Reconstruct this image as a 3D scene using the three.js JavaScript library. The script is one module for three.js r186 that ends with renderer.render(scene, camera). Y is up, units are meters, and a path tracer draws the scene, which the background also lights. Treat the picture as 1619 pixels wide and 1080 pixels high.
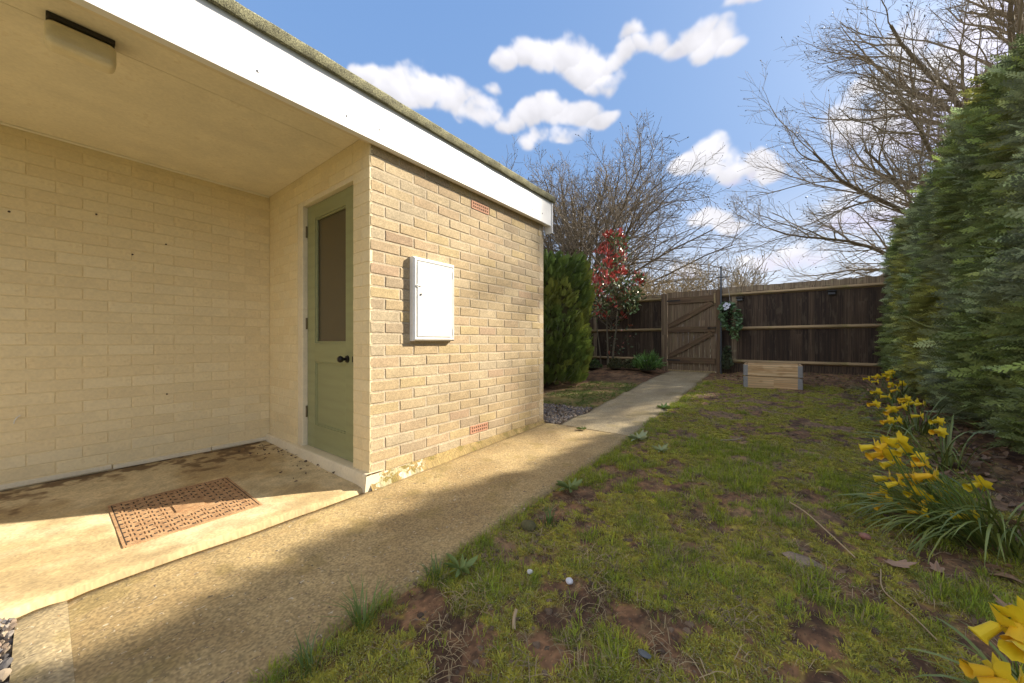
import * as THREE from 'three';
import { mergeGeometries } from 'three/addons/utils/BufferGeometryUtils.js';
import { RoundedBoxGeometry } from 'three/addons/geometries/RoundedBoxGeometry.js';

// ---------------------------------------------------------------- camera, sky, sun, exposure
// Plan: n = metres to the right of the brick wall (world x), u = metres along the wall towards the gate (world -z)
const scene = new THREE.Scene();
const camera = new THREE.PerspectiveCamera(86.9, 1619 / 1080, 0.05, 600);
camera.position.set(2.088, 0.927, 1.247);
camera.rotation.y = THREE.MathUtils.degToRad(37.6);
const renderer = new THREE.WebGLRenderer({ antialias: true });
renderer.toneMapping = THREE.LinearToneMapping;
renderer.toneMappingExposure = 5.3;
renderer.shadowMap.enabled = true;
const SUN_EL = THREE.MathUtils.degToRad(31.5), SUN_N = 0.58, SUN_U = 0.815;
const sun = new THREE.DirectionalLight(new THREE.Color().setRGB(1, 0.9, 0.75), 2.0);
sun.position.set(SUN_N * Math.cos(SUN_EL) * 40, Math.sin(SUN_EL) * 40, -SUN_U * Math.cos(SUN_EL) * 40);
sun.castShadow = true; sun.shadow.radius = 1.6; sun.shadow.mapSize.set(4096, 4096);
Object.assign(sun.shadow.camera, { left: -16, right: 16, top: 16, bottom: -16, near: 1, far: 90 });
scene.add(sun, sun.target);
const SKY_GAIN = 1.22 / 4.7;

// ---------------------------------------------------------------- helpers
function rng(seed) { let a = seed >>> 0; return () => { a = (a + 0x6D2B79F5) | 0; let t = Math.imul(a ^ (a >>> 15), 1 | a); t = (t + Math.imul(t ^ (t >>> 7), 61 | t)) ^ t; return ((t ^ (t >>> 14)) >>> 0) / 4294967296; }; }
const h2 = (x, y, s) => { let h = Math.imul(x, 374761393) + Math.imul(y, 668265263) + Math.imul(s, 974634777); h = Math.imul(h ^ (h >>> 13), 1274126177); return ((h ^ (h >>> 16)) >>> 0) / 4294967296; };
function vn(x, y, s = 0, per = 0) {
  let ix = Math.floor(x), iy = Math.floor(y); const fx = x - ix, fy = y - iy;
  const sx = fx * fx * (3 - 2 * fx), sy = fy * fy * (3 - 2 * fy); let jx = ix + 1, jy = iy + 1;
  if (per) { ix = ((ix % per) + per) % per; jx = ((jx % per) + per) % per; iy = ((iy % per) + per) % per; jy = ((jy % per) + per) % per; }
  const a = h2(ix, iy, s), b = h2(jx, iy, s), c = h2(ix, jy, s), d = h2(jx, jy, s);
  return a + (b - a) * sx + (c - a) * sy + (a - b - c + d) * sx * sy;
}
function fbm(x, y, o = 4, s = 0, per = 0) { let v = 0, a = 0.5, t = 0; for (let i = 0; i < o; i++) { v += a * vn(x, y, s + i * 17, per); t += a; a *= 0.5; x *= 2; y *= 2; per *= 2; } return v / t; }
const sm = (a, b, x) => { const t = Math.min(1, Math.max(0, (x - a) / (b - a))); return t * t * (3 - 2 * t); };
const mix = (a, b, t) => a + (b - a) * t;
const mix3 = (a, b, t) => [mix(a[0], b[0], t), mix(a[1], b[1], t), mix(a[2], b[2], t)];
const V = (n, u, y) => new THREE.Vector3(n, y, -u);
const lin = (r, g, b) => new THREE.Color().setRGB(r, g, b);
// texture of sRGB 0..255 colours
function tex(w, h, fn, { srgb = true, rep = [1, 1], wrap = true } = {}) {
  const d = new Uint8Array(w * h * 4);
  for (let y = 0; y < h; y++) for (let x = 0; x < w; x++) {
    const c = fn((x + 0.5) / w, (y + 0.5) / h), i = (y * w + x) * 4;
    if (typeof c === 'number') { d[i] = d[i + 1] = d[i + 2] = Math.max(0, Math.min(255, c)); } else { d[i] = Math.max(0, Math.min(255, c[0])); d[i + 1] = Math.max(0, Math.min(255, c[1])); d[i + 2] = Math.max(0, Math.min(255, c[2])); }
    d[i + 3] = 255;
  }
  const t = new THREE.DataTexture(d, w, h); t.magFilter = THREE.LinearFilter; t.minFilter = THREE.LinearMipmapLinearFilter; t.generateMipmaps = true;
  if (wrap) t.wrapS = t.wrapT = THREE.RepeatWrapping; t.repeat.set(...rep);
  if (srgb) t.colorSpace = THREE.SRGBColorSpace; t.needsUpdate = true; return t;
}
const std = (color, roughness = 0.8, extra = {}) => new THREE.MeshStandardMaterial({ color, roughness, ...extra });
const counts = {};
function numbered(name) { const k = counts[name] = (counts[name] ?? -1) + 1; return k ? `${name}_${String(k).padStart(3, '0')}` : name; }
function part(name, geo, mat, parent) { const m = new THREE.Mesh(geo, mat); m.name = name; parent.add(m); return m; }
function tag(o, label, category, group, kind) { Object.assign(o.userData, { label }); if (category) o.userData.category = category; if (group) o.userData.group = group; if (kind) o.userData.kind = kind; return o; }
function thing(name, label, category, pos = new THREE.Vector3(), group) { const o = new THREE.Group(); o.name = numbered(name); o.position.copy(pos); scene.add(o); return tag(o, label, category, group); }
function single(name, geo, mat, label, category, pos, group, kind) { const o = new THREE.Mesh(geo, mat); o.name = numbered(name); if (pos) o.position.copy(pos); scene.add(o); return tag(o, label, category, group, kind); }
function struct(name, geo, mat, label) { const o = new THREE.Mesh(geo, mat); o.name = numbered(name); o.userData.kind = 'structure'; if (label) o.userData.label = label; scene.add(o); return o; }
function sub(name, parent) { const g = new THREE.Group(); g.name = name; parent.add(g); return g; }
// axis-aligned box from ranges in (n, u, y)
function box(n0, n1, u0, u1, y0, y1, r = 0) {
  const w = n1 - n0, h = y1 - y0, d = u1 - u0;
  const g = r ? new RoundedBoxGeometry(w, h, d, 2, r) : new THREE.BoxGeometry(w, h, d);
  metreUV(g); g.translate((n0 + n1) / 2, (y0 + y1) / 2, -(u0 + u1) / 2); return g;
}
// box projection of uv in metres from local position
function metreUV(g, ox = 0, oy = 0) {
  const p = g.attributes.position, nn = g.attributes.normal, uv = new Float32Array(p.count * 2);
  for (let i = 0; i < p.count; i++) {
    const ax = Math.abs(nn.getX(i)), ay = Math.abs(nn.getY(i)), az = Math.abs(nn.getZ(i));
    let a, b; if (ay >= ax && ay >= az) { a = p.getX(i); b = p.getZ(i); } else if (ax >= az) { a = p.getZ(i); b = p.getY(i); } else { a = p.getX(i); b = p.getY(i); }
    uv[2 * i] = a + ox; uv[2 * i + 1] = b + oy;
  }
  g.setAttribute('uv', new THREE.BufferAttribute(uv, 2)); return g;
}
function fromArrays(pos, idx, uv, col) {
  const g = new THREE.BufferGeometry(); g.setAttribute('position', new THREE.Float32BufferAttribute(pos, 3));
  if (uv) g.setAttribute('uv', new THREE.Float32BufferAttribute(uv, 2)); if (col) g.setAttribute('color', new THREE.Float32BufferAttribute(col, 3));
  g.setIndex(idx); g.computeVertexNormals(); return g;
}
// a bar of square-ish section between two points
function bar(a, b, w, h) {
  const L = a.distanceTo(b), g = new THREE.BoxGeometry(w, h, L); metreUV(g);
  const m = new THREE.Matrix4().lookAt(a, b, new THREE.Vector3(0, 1, 0)); g.applyMatrix4(m); g.translate((a.x + b.x) / 2, (a.y + b.y) / 2, (a.z + b.z) / 2); return g;
}
const tube = (pts, r, seg = 12, sides = 6) => new THREE.TubeGeometry(new THREE.CatmullRomCurve3(pts), seg, r, sides);
const gy = (n, u) => 0.03 * Math.max(0, Math.min(8, u)) + 0.085 * sm(6.5, 7.7, u) * sm(0.9, 1.6, n);

// ---------------------------------------------------------------- sky with cumulus
{
  const W = 2048, H = 1024, F = 570, HY = 538.5, c = Math.cos(0.65625), s = Math.sin(0.65625);
  const azel = (x, y) => { const X = (x - 809.5) / F, Y = -(y - HY) / F, n = X * c - s, u = X * s + c; return [Math.atan2(n, u), Math.atan2(Y, Math.hypot(n, u))]; };
  // puffs: azimuth and elevation of each billow (read off as seen from the garden), half width, half height in degrees
  const P = [];
  for (const [x, y, rx, ry, k = 1] of [
    [790, 95, 2.2, 1.4], [825, 84, 3, 1.9], [862, 88, 3.4, 2.4], [900, 80, 3.6, 2.8], [935, 102, 4.2, 3.2], [955, 130, 3.2, 2.2], [985, 92, 3, 2], [1005, 52, 2, 1.6], [1028, 72, 3, 2], [1062, 80, 2.4, 1.6], [1090, 64, 2.6, 2], [1122, 72, 3, 2.2], [1146, 82, 1.8, 1.3],
    [590, 124, 3, 2], [625, 145, 4, 3], [670, 145, 4.6, 3], [712, 160, 4.8, 3], [760, 178, 4.6, 2.6], [800, 186, 4, 2.2], [775, 137, 1.6, 0.9, 0.6],
    [838, 178, 3.2, 2.6], [868, 172, 3.4, 2.6], [905, 182, 3.6, 2.2], [940, 192, 2.4, 1.5], [845, 212, 4, 2, 0.8], [890, 212, 4, 1.8, 0.7],
    [1085, 256, 2.6, 2.1], [1110, 248, 3.2, 2.8], [1145, 262, 3.6, 2.3], [1185, 258, 3.2, 2.4], [1212, 268, 2.4, 1.7],
    [1112, 350, 2, 1.4, 0.8], [1136, 345, 2.3, 2.1], [1158, 357, 2.2, 1.4],
    [1130, 2, 3, 0.8, 0.5], [1165, 5, 3, 0.8, 0.5], [1480, 180, 9, 7, 0.75], [1560, 90, 10, 7, 0.8], [1400, 330, 9, 5, 0.6], [1240, 410, 12, 2, 0.55], [1120, 425, 10, 2, 0.5], [1600, 250, 9, 8, 0.7],
  ]) { const [a, e] = azel(x, y); P.push([a, e, rx * 0.01745, ry * 0.01745, k]); }
  const R = rng(77); // the same kind of clouds carry on round the rest of the sky
  for (let i = 0; i < 210; i++) {
    let a0 = (R() * 2 - 1) * Math.PI; const e0 = 0.1 + R() * 1.2; if (a0 > -1.75 && a0 < 0.45) continue;
    for (let j = 0; j < 7; j++) P.push([a0 + (R() - 0.5) * 0.28, e0 + (R() - 0.5) * 0.05, 0.06 + R() * 0.09, 0.045 + R() * 0.06, 0.75 + R() * 0.3]);
  }
  const d = new Float32Array(W * H * 4), zen = [0.115, 0.235, 0.5], mid = [0.17, 0.305, 0.56], hor = [0.6, 0.65, 0.73];
  const sx = SUN_N * Math.cos(SUN_EL), sy = Math.sin(SUN_EL), sz = -SUN_U * Math.cos(SUN_EL);
  for (let x = 0; x < W; x++) {
    const phi = ((x + 0.5) / W - 0.5) * 2 * Math.PI, az = Math.atan2(Math.cos(phi), -Math.sin(phi));
    const near = P.filter(p => { let da = Math.abs(az - p[0]); if (da > Math.PI) da = 2 * Math.PI - da; return da * Math.cos(Math.min(1.5, p[1] + p[3] * 1.6)) < p[2] * 1.3 + 0.05; });
    for (let y = 0; y < H; y++) {
      const el = ((y + 0.5) / H - 0.5) * Math.PI, ce = Math.cos(el), dx = Math.cos(phi) * ce, dz = Math.sin(phi) * ce; // direction (dx, sin el, dz)
      let col = el < 0 ? hor : mix3(mix3(hor, mid, sm(0, 0.45, el)), zen, sm(0.3, 1.2, el));
      { const an = Math.acos(Math.min(1, dx * sx + Math.sin(el) * sy + dz * sz)), g = 1.6 * Math.exp(-an / 0.18) + 0.14 * Math.exp(-an / 0.5); col = [col[0] + g, col[1] + g * 0.96, col[2] + g * 0.88]; } // the air is brighter round the sun
      if (el > -0.05 && near.length) {
        let b = 0, low = 0;
        const wx = (fbm(az * 9 + 40, el * 9 + 7, 3, 5) - 0.5) * 0.06, wy = (fbm(az * 9 + 11, el * 9 + 23, 3, 9) - 0.5) * 0.05;
        for (const p of near) {
          let da = az - p[0]; if (da > Math.PI) da -= 2 * Math.PI; if (da < -Math.PI) da += 2 * Math.PI;
          const ex = (da * ce + wx) / p[2]; if (ex > 1.3 || ex < -1.3) continue;
          let ey = (el - p[1] + wy) / p[3]; if (ey < 0) ey *= 1.25; if (ey > 1.3 || ey < -1.3) continue;
          const q = (1 - ex * ex - ey * ey) * p[4]; if (q > b) { b = q; low = ey; } else if (q > 0) b += q * 0.25;
        }
        const ca = az * Math.max(0.3, ce), nz = fbm(ca * 26 + 8 * wx, el * 30 + 3, 7, 21) - 0.5, t = sm(0.12, 0.78, b + nz * 1.5 * sm(0, 0.22, b));
        if (t > 0) { const front = 1 - 0.5 * (1 + dx * sx + Math.sin(el) * sy + dz * sz), g = (0.6 + 0.16 * sm(-0.9, 0.6, low) + (fbm(ca * 22, el * 26, 5, 31) - 0.5) * 0.3) * (1 + 1.6 * sm(0.45, 0.95, front)); col = mix3(col, [Math.max(g * 0.98, col[0]), Math.max(g * 0.96, col[1]), Math.max(g, col[2])], t * 0.95); }
      }
      const i = (y * W + x) * 4; d[i] = col[0] * SKY_GAIN; d[i + 1] = col[1] * SKY_GAIN; d[i + 2] = col[2] * SKY_GAIN; d[i + 3] = 1;
    }
  }
  const t = new THREE.DataTexture(d, W, H, THREE.RGBAFormat, THREE.FloatType);
  t.mapping = THREE.EquirectangularReflectionMapping; t.magFilter = t.minFilter = THREE.LinearFilter; t.needsUpdate = true;
  scene.background = t; scene.environment = t;
}

// ---------------------------------------------------------------- materials
const grain = tex(512, 512, (x, y) => 232 + 44 * (fbm(x * 64, y * 64, 3, 3, 64) - 0.5) * 1.6 + (h2(x * 512 | 0, y * 512 | 0, 8) > 0.965 ? -70 : 0) + 26 * (fbm(x * 8, y * 8, 3, 4, 8) - 0.5), { rep: [2.5, 2.5] });
const grainB = tex(512, 512, (x, y) => 150 + 120 * (fbm(x * 90, y * 90, 3, 12, 90) - 0.5) - (vn(x * 120, y * 120, 5, 120) > 0.86 ? 90 : 0), { srgb: false, rep: [2.5, 2.5] });
const brickCols = [[0.5, 0.375, 0.215], [0.47, 0.34, 0.185], [0.53, 0.41, 0.25], [0.42, 0.3, 0.18], [0.49, 0.345, 0.205], [0.36, 0.27, 0.175], [0.44, 0.29, 0.185], [0.5, 0.37, 0.18], [0.34, 0.22, 0.14], [0.45, 0.36, 0.235]];
const brickMats = brickCols.map(c => std(lin(mix(c[0], 0.49, 0.32) * 1.14, mix(c[1], 0.37, 0.32) * 1.17, mix(c[2], 0.21, 0.32) * 1.2), 0.92, { map: grain, bumpMap: grainB, bumpScale: 0.0016 }));
const mortarMat = std(lin(0.58, 0.48, 0.33), 0.95, { map: grain, bumpMap: grainB, bumpScale: 0.002 });
const paintTone = tex(1024, 1024, (x, y) => {
  const f = fbm(x * 10, y * 10, 4, 41, 10), g = fbm(x * 120, y * 120, 2, 43, 120), k = sm(0.66, 0.74, fbm(x * 46, y * 46, 3, 47, 46)) * sm(0.5, 0.62, f);
  const v = 246 + (f - 0.5) * 22 + (g - 0.5) * 14; return mix3([v, v - 1, v - 3], [v * 0.78, v * 0.7, v * 0.56], k * 0.12);
}, { rep: [0.8, 0.8] });
const paintBump = tex(512, 512, (x, y) => 128 + 110 * (fbm(x * 30, y * 30, 4, 51, 30) - 0.5) + 60 * (fbm(x * 120, y * 120, 2, 52, 120) - 0.5), { srgb: false, rep: [2, 2] });
const creamMats = [[0.87, 0.735, 0.45], [0.86, 0.72, 0.435], [0.88, 0.75, 0.47], [0.85, 0.705, 0.42]].map(c => std(lin(...c), 0.62, { map: paintTone, bumpMap: paintBump, bumpScale: 0.0025 }));
const creamJoint = std(lin(0.83, 0.69, 0.41), 0.7, { map: paintTone, bumpMap: paintBump, bumpScale: 0.002 });
const soffitMat = std(lin(0.9, 0.83, 0.65), 0.7, { map: paintTone, bumpMap: paintBump, bumpScale: 0.0008 });
const whiteMat = std(lin(0.82, 0.82, 0.81), 0.35);
const feltMat = std(lin(1, 1, 1), 0.95, { map: tex(256, 256, (x, y) => { const r = h2(x * 128 | 0, y * 128 | 0, 3), f = fbm(x * 6, y * 6, 3, 5, 6); const v = 70 + r * 95 + (f - 0.5) * 50; return [v * 1.02, v * 1.0, v * 0.78]; }, { rep: [3, 3] }), bumpMap: grainB, bumpScale: 0.003 });
const greenPaint = std(lin(0.33, 0.345, 0.17), 0.38, { bumpMap: paintBump, bumpScale: 0.0005, map: tex(256, 256, (x, y) => 240 + 20 * (fbm(x * 5, y * 30, 3, 7, 5) - 0.5)) });
const framePaint = std(lin(0.82, 0.73, 0.53), 0.5, { map: paintTone });
const blackMetal = std(lin(0.02, 0.018, 0.016), 0.35, { metalness: 0.6 });
const darkMat = std(lin(0.03, 0.028, 0.025), 0.8);
const roomMat = std(lin(0.3, 0.26, 0.2), 0.9);
const terracotta = std(lin(0.6, 0.31, 0.19), 0.85, { map: grain, bumpMap: grainB, bumpScale: 0.001 });

// concrete: coloured aggregate, stains
function concreteTex(seed, base, dark, agg, w = 1024) {
  return tex(w, w, (x, y) => {
    const big = fbm(x * 5, y * 5, 4, seed, 5), med = fbm(x * 24, y * 24, 4, seed + 5, 24), fine = vn(x * 260, y * 260, seed + 9, 260), st = vn(x * 150, y * 150, seed + 11, 150);
    let c = mix3(base, dark, sm(0.32, 0.72, big * 0.6 + med * 0.4)); const k = 1 + (fine - 0.5) * 0.34 + (med - 0.5) * 0.3; c = [c[0] * k, c[1] * k, c[2] * k];
    if (st > 0.83) c = mix3(c, agg[(h2(x * 150 | 0, y * 150 | 0, seed) * agg.length) | 0], sm(0.83, 0.9, st) * 0.75);
    const moss = sm(0.6, 0.75, fbm(x * 12, y * 12, 4, seed + 20, 12)); return mix3(c, [128, 112, 58], moss * 0.28);
  });
}
const aggs = [[205, 188, 150], [172, 140, 96], [84, 74, 62], [190, 160, 118], [118, 104, 86], [222, 210, 184]];
const concBump = tex(1024, 1024, (x, y) => 120 + 130 * (fbm(x * 130, y * 130, 3, 61, 130) - 0.5) + (vn(x * 150, y * 150, 11, 150) > 0.83 ? 60 : 0) + 70 * (fbm(x * 16, y * 16, 3, 66, 16) - 0.5), { srgb: false });
const pathMat = std(lin(0.88, 0.88, 0.88), 0.93, { map: concreteTex(100, [186, 162, 114], [148, 126, 86], aggs), bumpMap: concBump, bumpScale: 0.0025 });
const farPathMat = std(lin(0.98, 0.98, 0.98), 0.93, { map: concreteTex(130, [172, 156, 122], [146, 130, 98], aggs), bumpMap: concBump, bumpScale: 0.003 });
const slabMat = std(lin(1, 1, 1), 0.88, { map: tex(1024, 1024, (x, y) => {
  const a = fbm(x * 6, y * 6, 4, 201, 6), b = fbm(x * 26, y * 26, 4, 205, 26), f = vn(x * 240, y * 240, 209, 240);
  let c = mix3([206, 188, 148], [180, 157, 114], sm(0.35, 0.7, a)); const k = 1 + (f - 0.5) * 0.16 + (b - 0.5) * 0.26; c = c.map(v => v * k);
  // dirt washed against the back wall
  const edge = sm(0.7, 0.98, x + (b - 0.5) * 0.5 + (a - 0.5) * 0.4); return mix3(c, [88, 66, 42], edge * 0.75 * sm(0.38, 0.6, b));
}), bumpMap: concBump, bumpScale: 0.0015 });
function woodTex(seed, c0, c1, c2, k = 10) {
  return tex(256, 1024, (x, y) => { const g = fbm(x * 26, y * 3, 4, seed, 0), l = vn(x * 90, y * 6, seed + 3), b = fbm(x * 4, y * k, 3, seed + 6); let c = mix3(c0, c1, sm(0.3, 0.72, g)); c = mix3(c, c2, sm(0.58, 0.8, b) * 0.6); const m = 0.84 + l * 0.32; return [c[0] * m, c[1] * m, c[2] * m]; }, { rep: [5, 0.6] });
}
const woodBump = tex(256, 512, (x, y) => 255 * fbm(x * 40, y * 4, 3, 300), { srgb: false, rep: [5, 0.6] });
const fenceMats = [[84, 68, 53], [74, 59, 46], [95, 78, 61], [66, 53, 42]].map((c, i) => std(lin(1, 1, 1), 0.9, { map: woodTex(310 + i * 9, c, c.map(v => v * 0.66), [96, 84, 68]), bumpMap: woodBump, bumpScale: 0.003 }));
const fenceTopMats = [0, 1].map(i => std(lin(1, 1, 1), 0.92, { map: woodTex(350 + i * 9, [160, 142, 116], [112, 96, 76], [168, 160, 124], 24), bumpMap: woodBump, bumpScale: 0.003 }));
const railMat = std(lin(1, 1, 1), 0.9, { map: woodTex(370, [178, 154, 116], [138, 118, 86], [150, 142, 84]), bumpMap: woodBump, bumpScale: 0.003 });
const gateMats = [0, 1, 2].map(i => std(lin(1, 1, 1), 0.9, { map: woodTex(380 + i * 7, [140 - i * 10, 120 - i * 9, 95 - i * 8], [100, 83, 64], [124, 114, 82]), bumpMap: woodBump, bumpScale: 0.003 }));
const braceMat = std(lin(1, 1, 1), 0.9, { map: woodTex(403, [118, 95, 70], [84, 66, 48], [106, 94, 64]), bumpMap: woodBump, bumpScale: 0.003 });
const newWood = [0, 1].map(i => std(lin(1, 1, 1), 0.85, { map: woodTex(410 + i * 5, [220 - i * 10, 194 - i * 12, 152 - i * 12], [190, 156, 112], [176, 138, 94]), bumpMap: woodBump, bumpScale: 0.001 }));
const galv = std(lin(0.4, 0.4, 0.39), 0.6, { metalness: 0.4, map: grain });

// ---------------------------------------------------------------- ground, paths, lawn
const grassMask = (n, u) => { // how much living grass grows here, 0..1
  let g = fbm(n * 4.2 + 3, u * 4.2 + 9, 4, 501) * 0.62 + fbm(n * 13, u * 13, 3, 502) * 0.38;
  g += 0.24 * (1 - sm(0.9, 1.1, n)) * (0.4 + 1.1 * fbm(u * 4, n, 2, 505)) + 0.16 * Math.exp(-(((u - 1.5 - 0.2 * (n - 2)) / 0.35) ** 2) - ((n - 2.2) / 0.9) ** 2) + 0.08 * sm(2.2, 2.9, n) * sm(3.2, 2.2, u)
    - 0.2 * Math.exp(-(((n - 1.35) / 0.28) ** 2) - ((u + 0.75) / 0.45) ** 2) - 0.1 * sm(1.9, 3.4, u) - 0.3 * sm(6.2, 7.0, u) - 0.3 * sm(2.85, 3.15, n) - 0.125;
  return sm(0.43, 0.57, g);
};
const mossMask = (n, u) => sm(0.44, 0.55, fbm(n * 4.6 + 20, u * 4.6, 4, 511) * 0.6 + fbm(n * 15, u * 15, 3, 513) * 0.4) * (1 - 0.9 * sm(6.1, 6.8, u)) * (1 - 0.85 * sm(2.85, 3.15, n));
const lawnBump = (n, u) => (fbm(n * 5, u * 5, 4, 521) - 0.5) * 0.045 + (fbm(n * 22, u * 22, 3, 525) - 0.5) * 0.02;
const pathRight = u => mix(0.94, 0.72, sm(1.5, 7.9, u)) + (fbm(u * 3, 4, 3, 530) - 0.5) * 0.07;
const pathLeft = u => mix(0.17, -0.15, sm(2.0, 7.2, u)) + (fbm(u * 4, 9, 3, 533) - 0.5) * 0.05;
function sheet(n0, n1, u0, u1, dn, du, hf, uvf) {
  const a = Math.round((n1 - n0) / dn), b = Math.round((u1 - u0) / du), pos = [], uv = [], idx = [];
  for (let j = 0; j <= b; j++) for (let i = 0; i <= a; i++) { const n = mix(n0, n1, i / a), u = mix(u0, u1, j / b); pos.push(n, hf(n, u), -u); uv.push(...(uvf ? uvf(n, u) : [n, u])); }
  for (let j = 0; j < b; j++) for (let i = 0; i < a; i++) { const k = j * (a + 1) + i; idx.push(k, k + 1, k + a + 1, k + 1, k + a + 2, k + a + 1); }
  return fromArrays(pos, idx, uv);
}
function groundCol(n, u) {
  const f = fbm(n * 60, u * 60, 2, 541), m = fbm(n * 13, u * 13, 4, 543), s = fbm(n * 2, u * 2, 3, 545), v = h2(n * 420 | 0, u * 420 | 0, 3);
  let c = mix3([132, 98, 68], [84, 61, 43], sm(0.35, 0.68, m)); c = mix3(c, [152, 124, 92], sm(0.56, 0.74, s) * 0.6);
  c = mix3(c, mix3([184, 168, 54], [150, 148, 48], f), mossMask(n, u) * (0.55 + 0.45 * sm(0.4, 0.6, f)) * 0.9);
  c = mix3(c, [116, 126, 46], grassMask(n, u) * 0.6); c = mix3(c, [140, 118, 80], sm(0.6, 0.72, fbm(n * 34 + 7, u * 9, 3, 549)) * 0.42);
  const k = 0.72 + f * 0.5 + (v > 0.97 ? 0.35 : 0) - (v < 0.04 ? 0.3 : 0); return [c[0] * k, c[1] * k, c[2] * k];
}
const L = { n0: 0.6, n1: 3.8, u0: -2, u1: 8 };
const lawnTex = tex(1024, 2048, (x, y) => groundCol(mix(L.n0, L.n1, x), mix(L.u0, L.u1, y)), { wrap: false });
const lawnMat = std(lin(1, 1, 1), 0.97, { map: lawnTex });
struct('lawn', sheet(L.n0, L.n1, L.u0, L.u1, 0.027, 0.027, (n, u) => gy(n, u) - 0.012 + lawnBump(n, u) - 0.05 * (1 - sm(pathRight(u) - 0.1, pathRight(u) + 0.015, n)), (n, u) => [(n - L.n0) / (L.n1 - L.n0), (u - L.u0) / (L.u1 - L.u0)]), lawnMat, 'patchy mossy lawn with bare brown soil');
const soilMat = std(lin(1, 1, 1), 0.97, { map: tex(512, 512, (x, y) => { const m = fbm(x * 12, y * 12, 4, 561, 12), f = fbm(x * 80, y * 80, 2, 563, 80), r = vn(x * 100, y * 100, 565, 100); let c = mix3([98, 74, 52], [62, 46, 33], m); if (r > 0.8) c = mix3(c, [138, 100, 66], 0.6); const k = 0.7 + f * 0.6; return c.map(v => v * k); }), bumpMap: grainB, bumpScale: 0.01 });
struct('soil_bed', sheet(3.78, 6, -2, 7.9, 0.1, 0.1, (n, u) => gy(n, u) - 0.01 + lawnBump(n, u)), soilMat, 'bare soil under the tall conifer hedge');
const sideTex = tex(512, 1024, (x, y) => { const n = mix(-3, 0.3, x), u = mix(2.02, 7.95, y); let c = groundCol(n + 11, u + 3); const g = sm(0.35, 0.6, fbm(n * 2.5, u * 2.5, 3, 571)); const lawnish = sm(2.7, 3.1, u) * (1 - sm(5.3, 6.0, u)) * sm(-1.3, -0.5, n); return mix3(c, mix3([108, 104, 44], [128, 108, 62], g), lawnish * 0.7); }, { wrap: false });
struct('flower_bed', sheet(-3, 0.3, 2.02, 7.95, 0.04, 0.04, (n, u) => gy(n, u) - 0.02 + lawnBump(n, u) * 0.7 + 0.07 * sm(6, 7.2, u) * (1 - sm(-0.6, -0.15, n)), (n, u) => [(n + 3) / 3.3, (u - 2.02) / 5.93]), std(lin(1, 1, 1), 0.97, { map: sideTex }), 'earth bed and grass beyond the brick wall');
{ // wide land out to the horizon, under everything
  const g = sheet(-400, 400, -400, 400, 800 / 160, 800 / 160, (n, u) => -0.09 + 0.03 * Math.max(0, Math.min(8, u - 0.5)) * (Math.abs(n) < 60 ? 1 : 0.9));
  struct('ground', g, std(lin(0.09, 0.1, 0.045), 1, { map: grain }), 'grassy land beyond the garden fence');
}
{ // concrete path in three slabs with open joints between them
  const path = new THREE.Group(); path.name = 'concrete_path'; path.userData = { kind: 'structure', label: 'worn concrete path leading to the wooden gate' }; scene.add(path);
  const slab = (u0, u1, left, right, mat, name, top) => {
    const nu = Math.max(3, Math.round((u1 - u0) / 0.05)), nn = 14, pos = [], uv = [], idx = [];
    for (let j = 0; j <= nu; j++) { const u = mix(u0, u1, j / nu), a = left(u), b = right(u);
      for (let i = -1; i <= nn + 1; i++) { const t = Math.min(1, Math.max(0, i / nn)), n = mix(a, b, t), edge = i < 0 || i > nn, end = (j === 0 || j === nu) ? 0.006 : 0;
        pos.push(n, gy(0, u) + top + (fbm(n * 3, u * 3, 3, 581) - 0.5) * 0.012 - end - (edge ? 0.12 : (i === 0 || i === nn) ? 0.008 : 0), -u); uv.push(n * 0.62, u * 0.62); } }
    const w = nn + 3; for (let j = 0; j < nu; j++) for (let i = 0; i < w - 1; i++) { const k = j * w + i; idx.push(k, k + 1, k + w, k + 1, k + w + 1, k + w); }
    for (const j of [0, nu]) { const base = pos.length / 3; for (let i = 1; i < w - 1; i++) { const k = (j * w + i) * 3; pos.push(pos[k], pos[k + 1], pos[k + 2], pos[k], pos[k + 1] - 0.12, pos[k + 2]); uv.push(uv[k / 3 * 2], 0, uv[k / 3 * 2], 0.1); }
      for (let i = 0; i < w - 3; i++) { const k = base + i * 2; idx.push(k, k + 1, k + 2, k + 1, k + 3, k + 2); } }
    part(name, fromArrays(pos, idx, uv), mat, path);
  };
  const near = () => 0.004;
  slab(-1.305, -1.1953, near, pathRight, farPathMat, 'slab', 0);
  slab(-1.195, 2.05, near, pathRight, pathMat, 'slab', 0);
  slab(2.0525, 6.553, pathLeft, pathRight, farPathMat, 'slab', 0.004);
  slab(6.5555, 7.86, pathLeft, pathRight, farPathMat, 'slab', 0);
}
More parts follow.
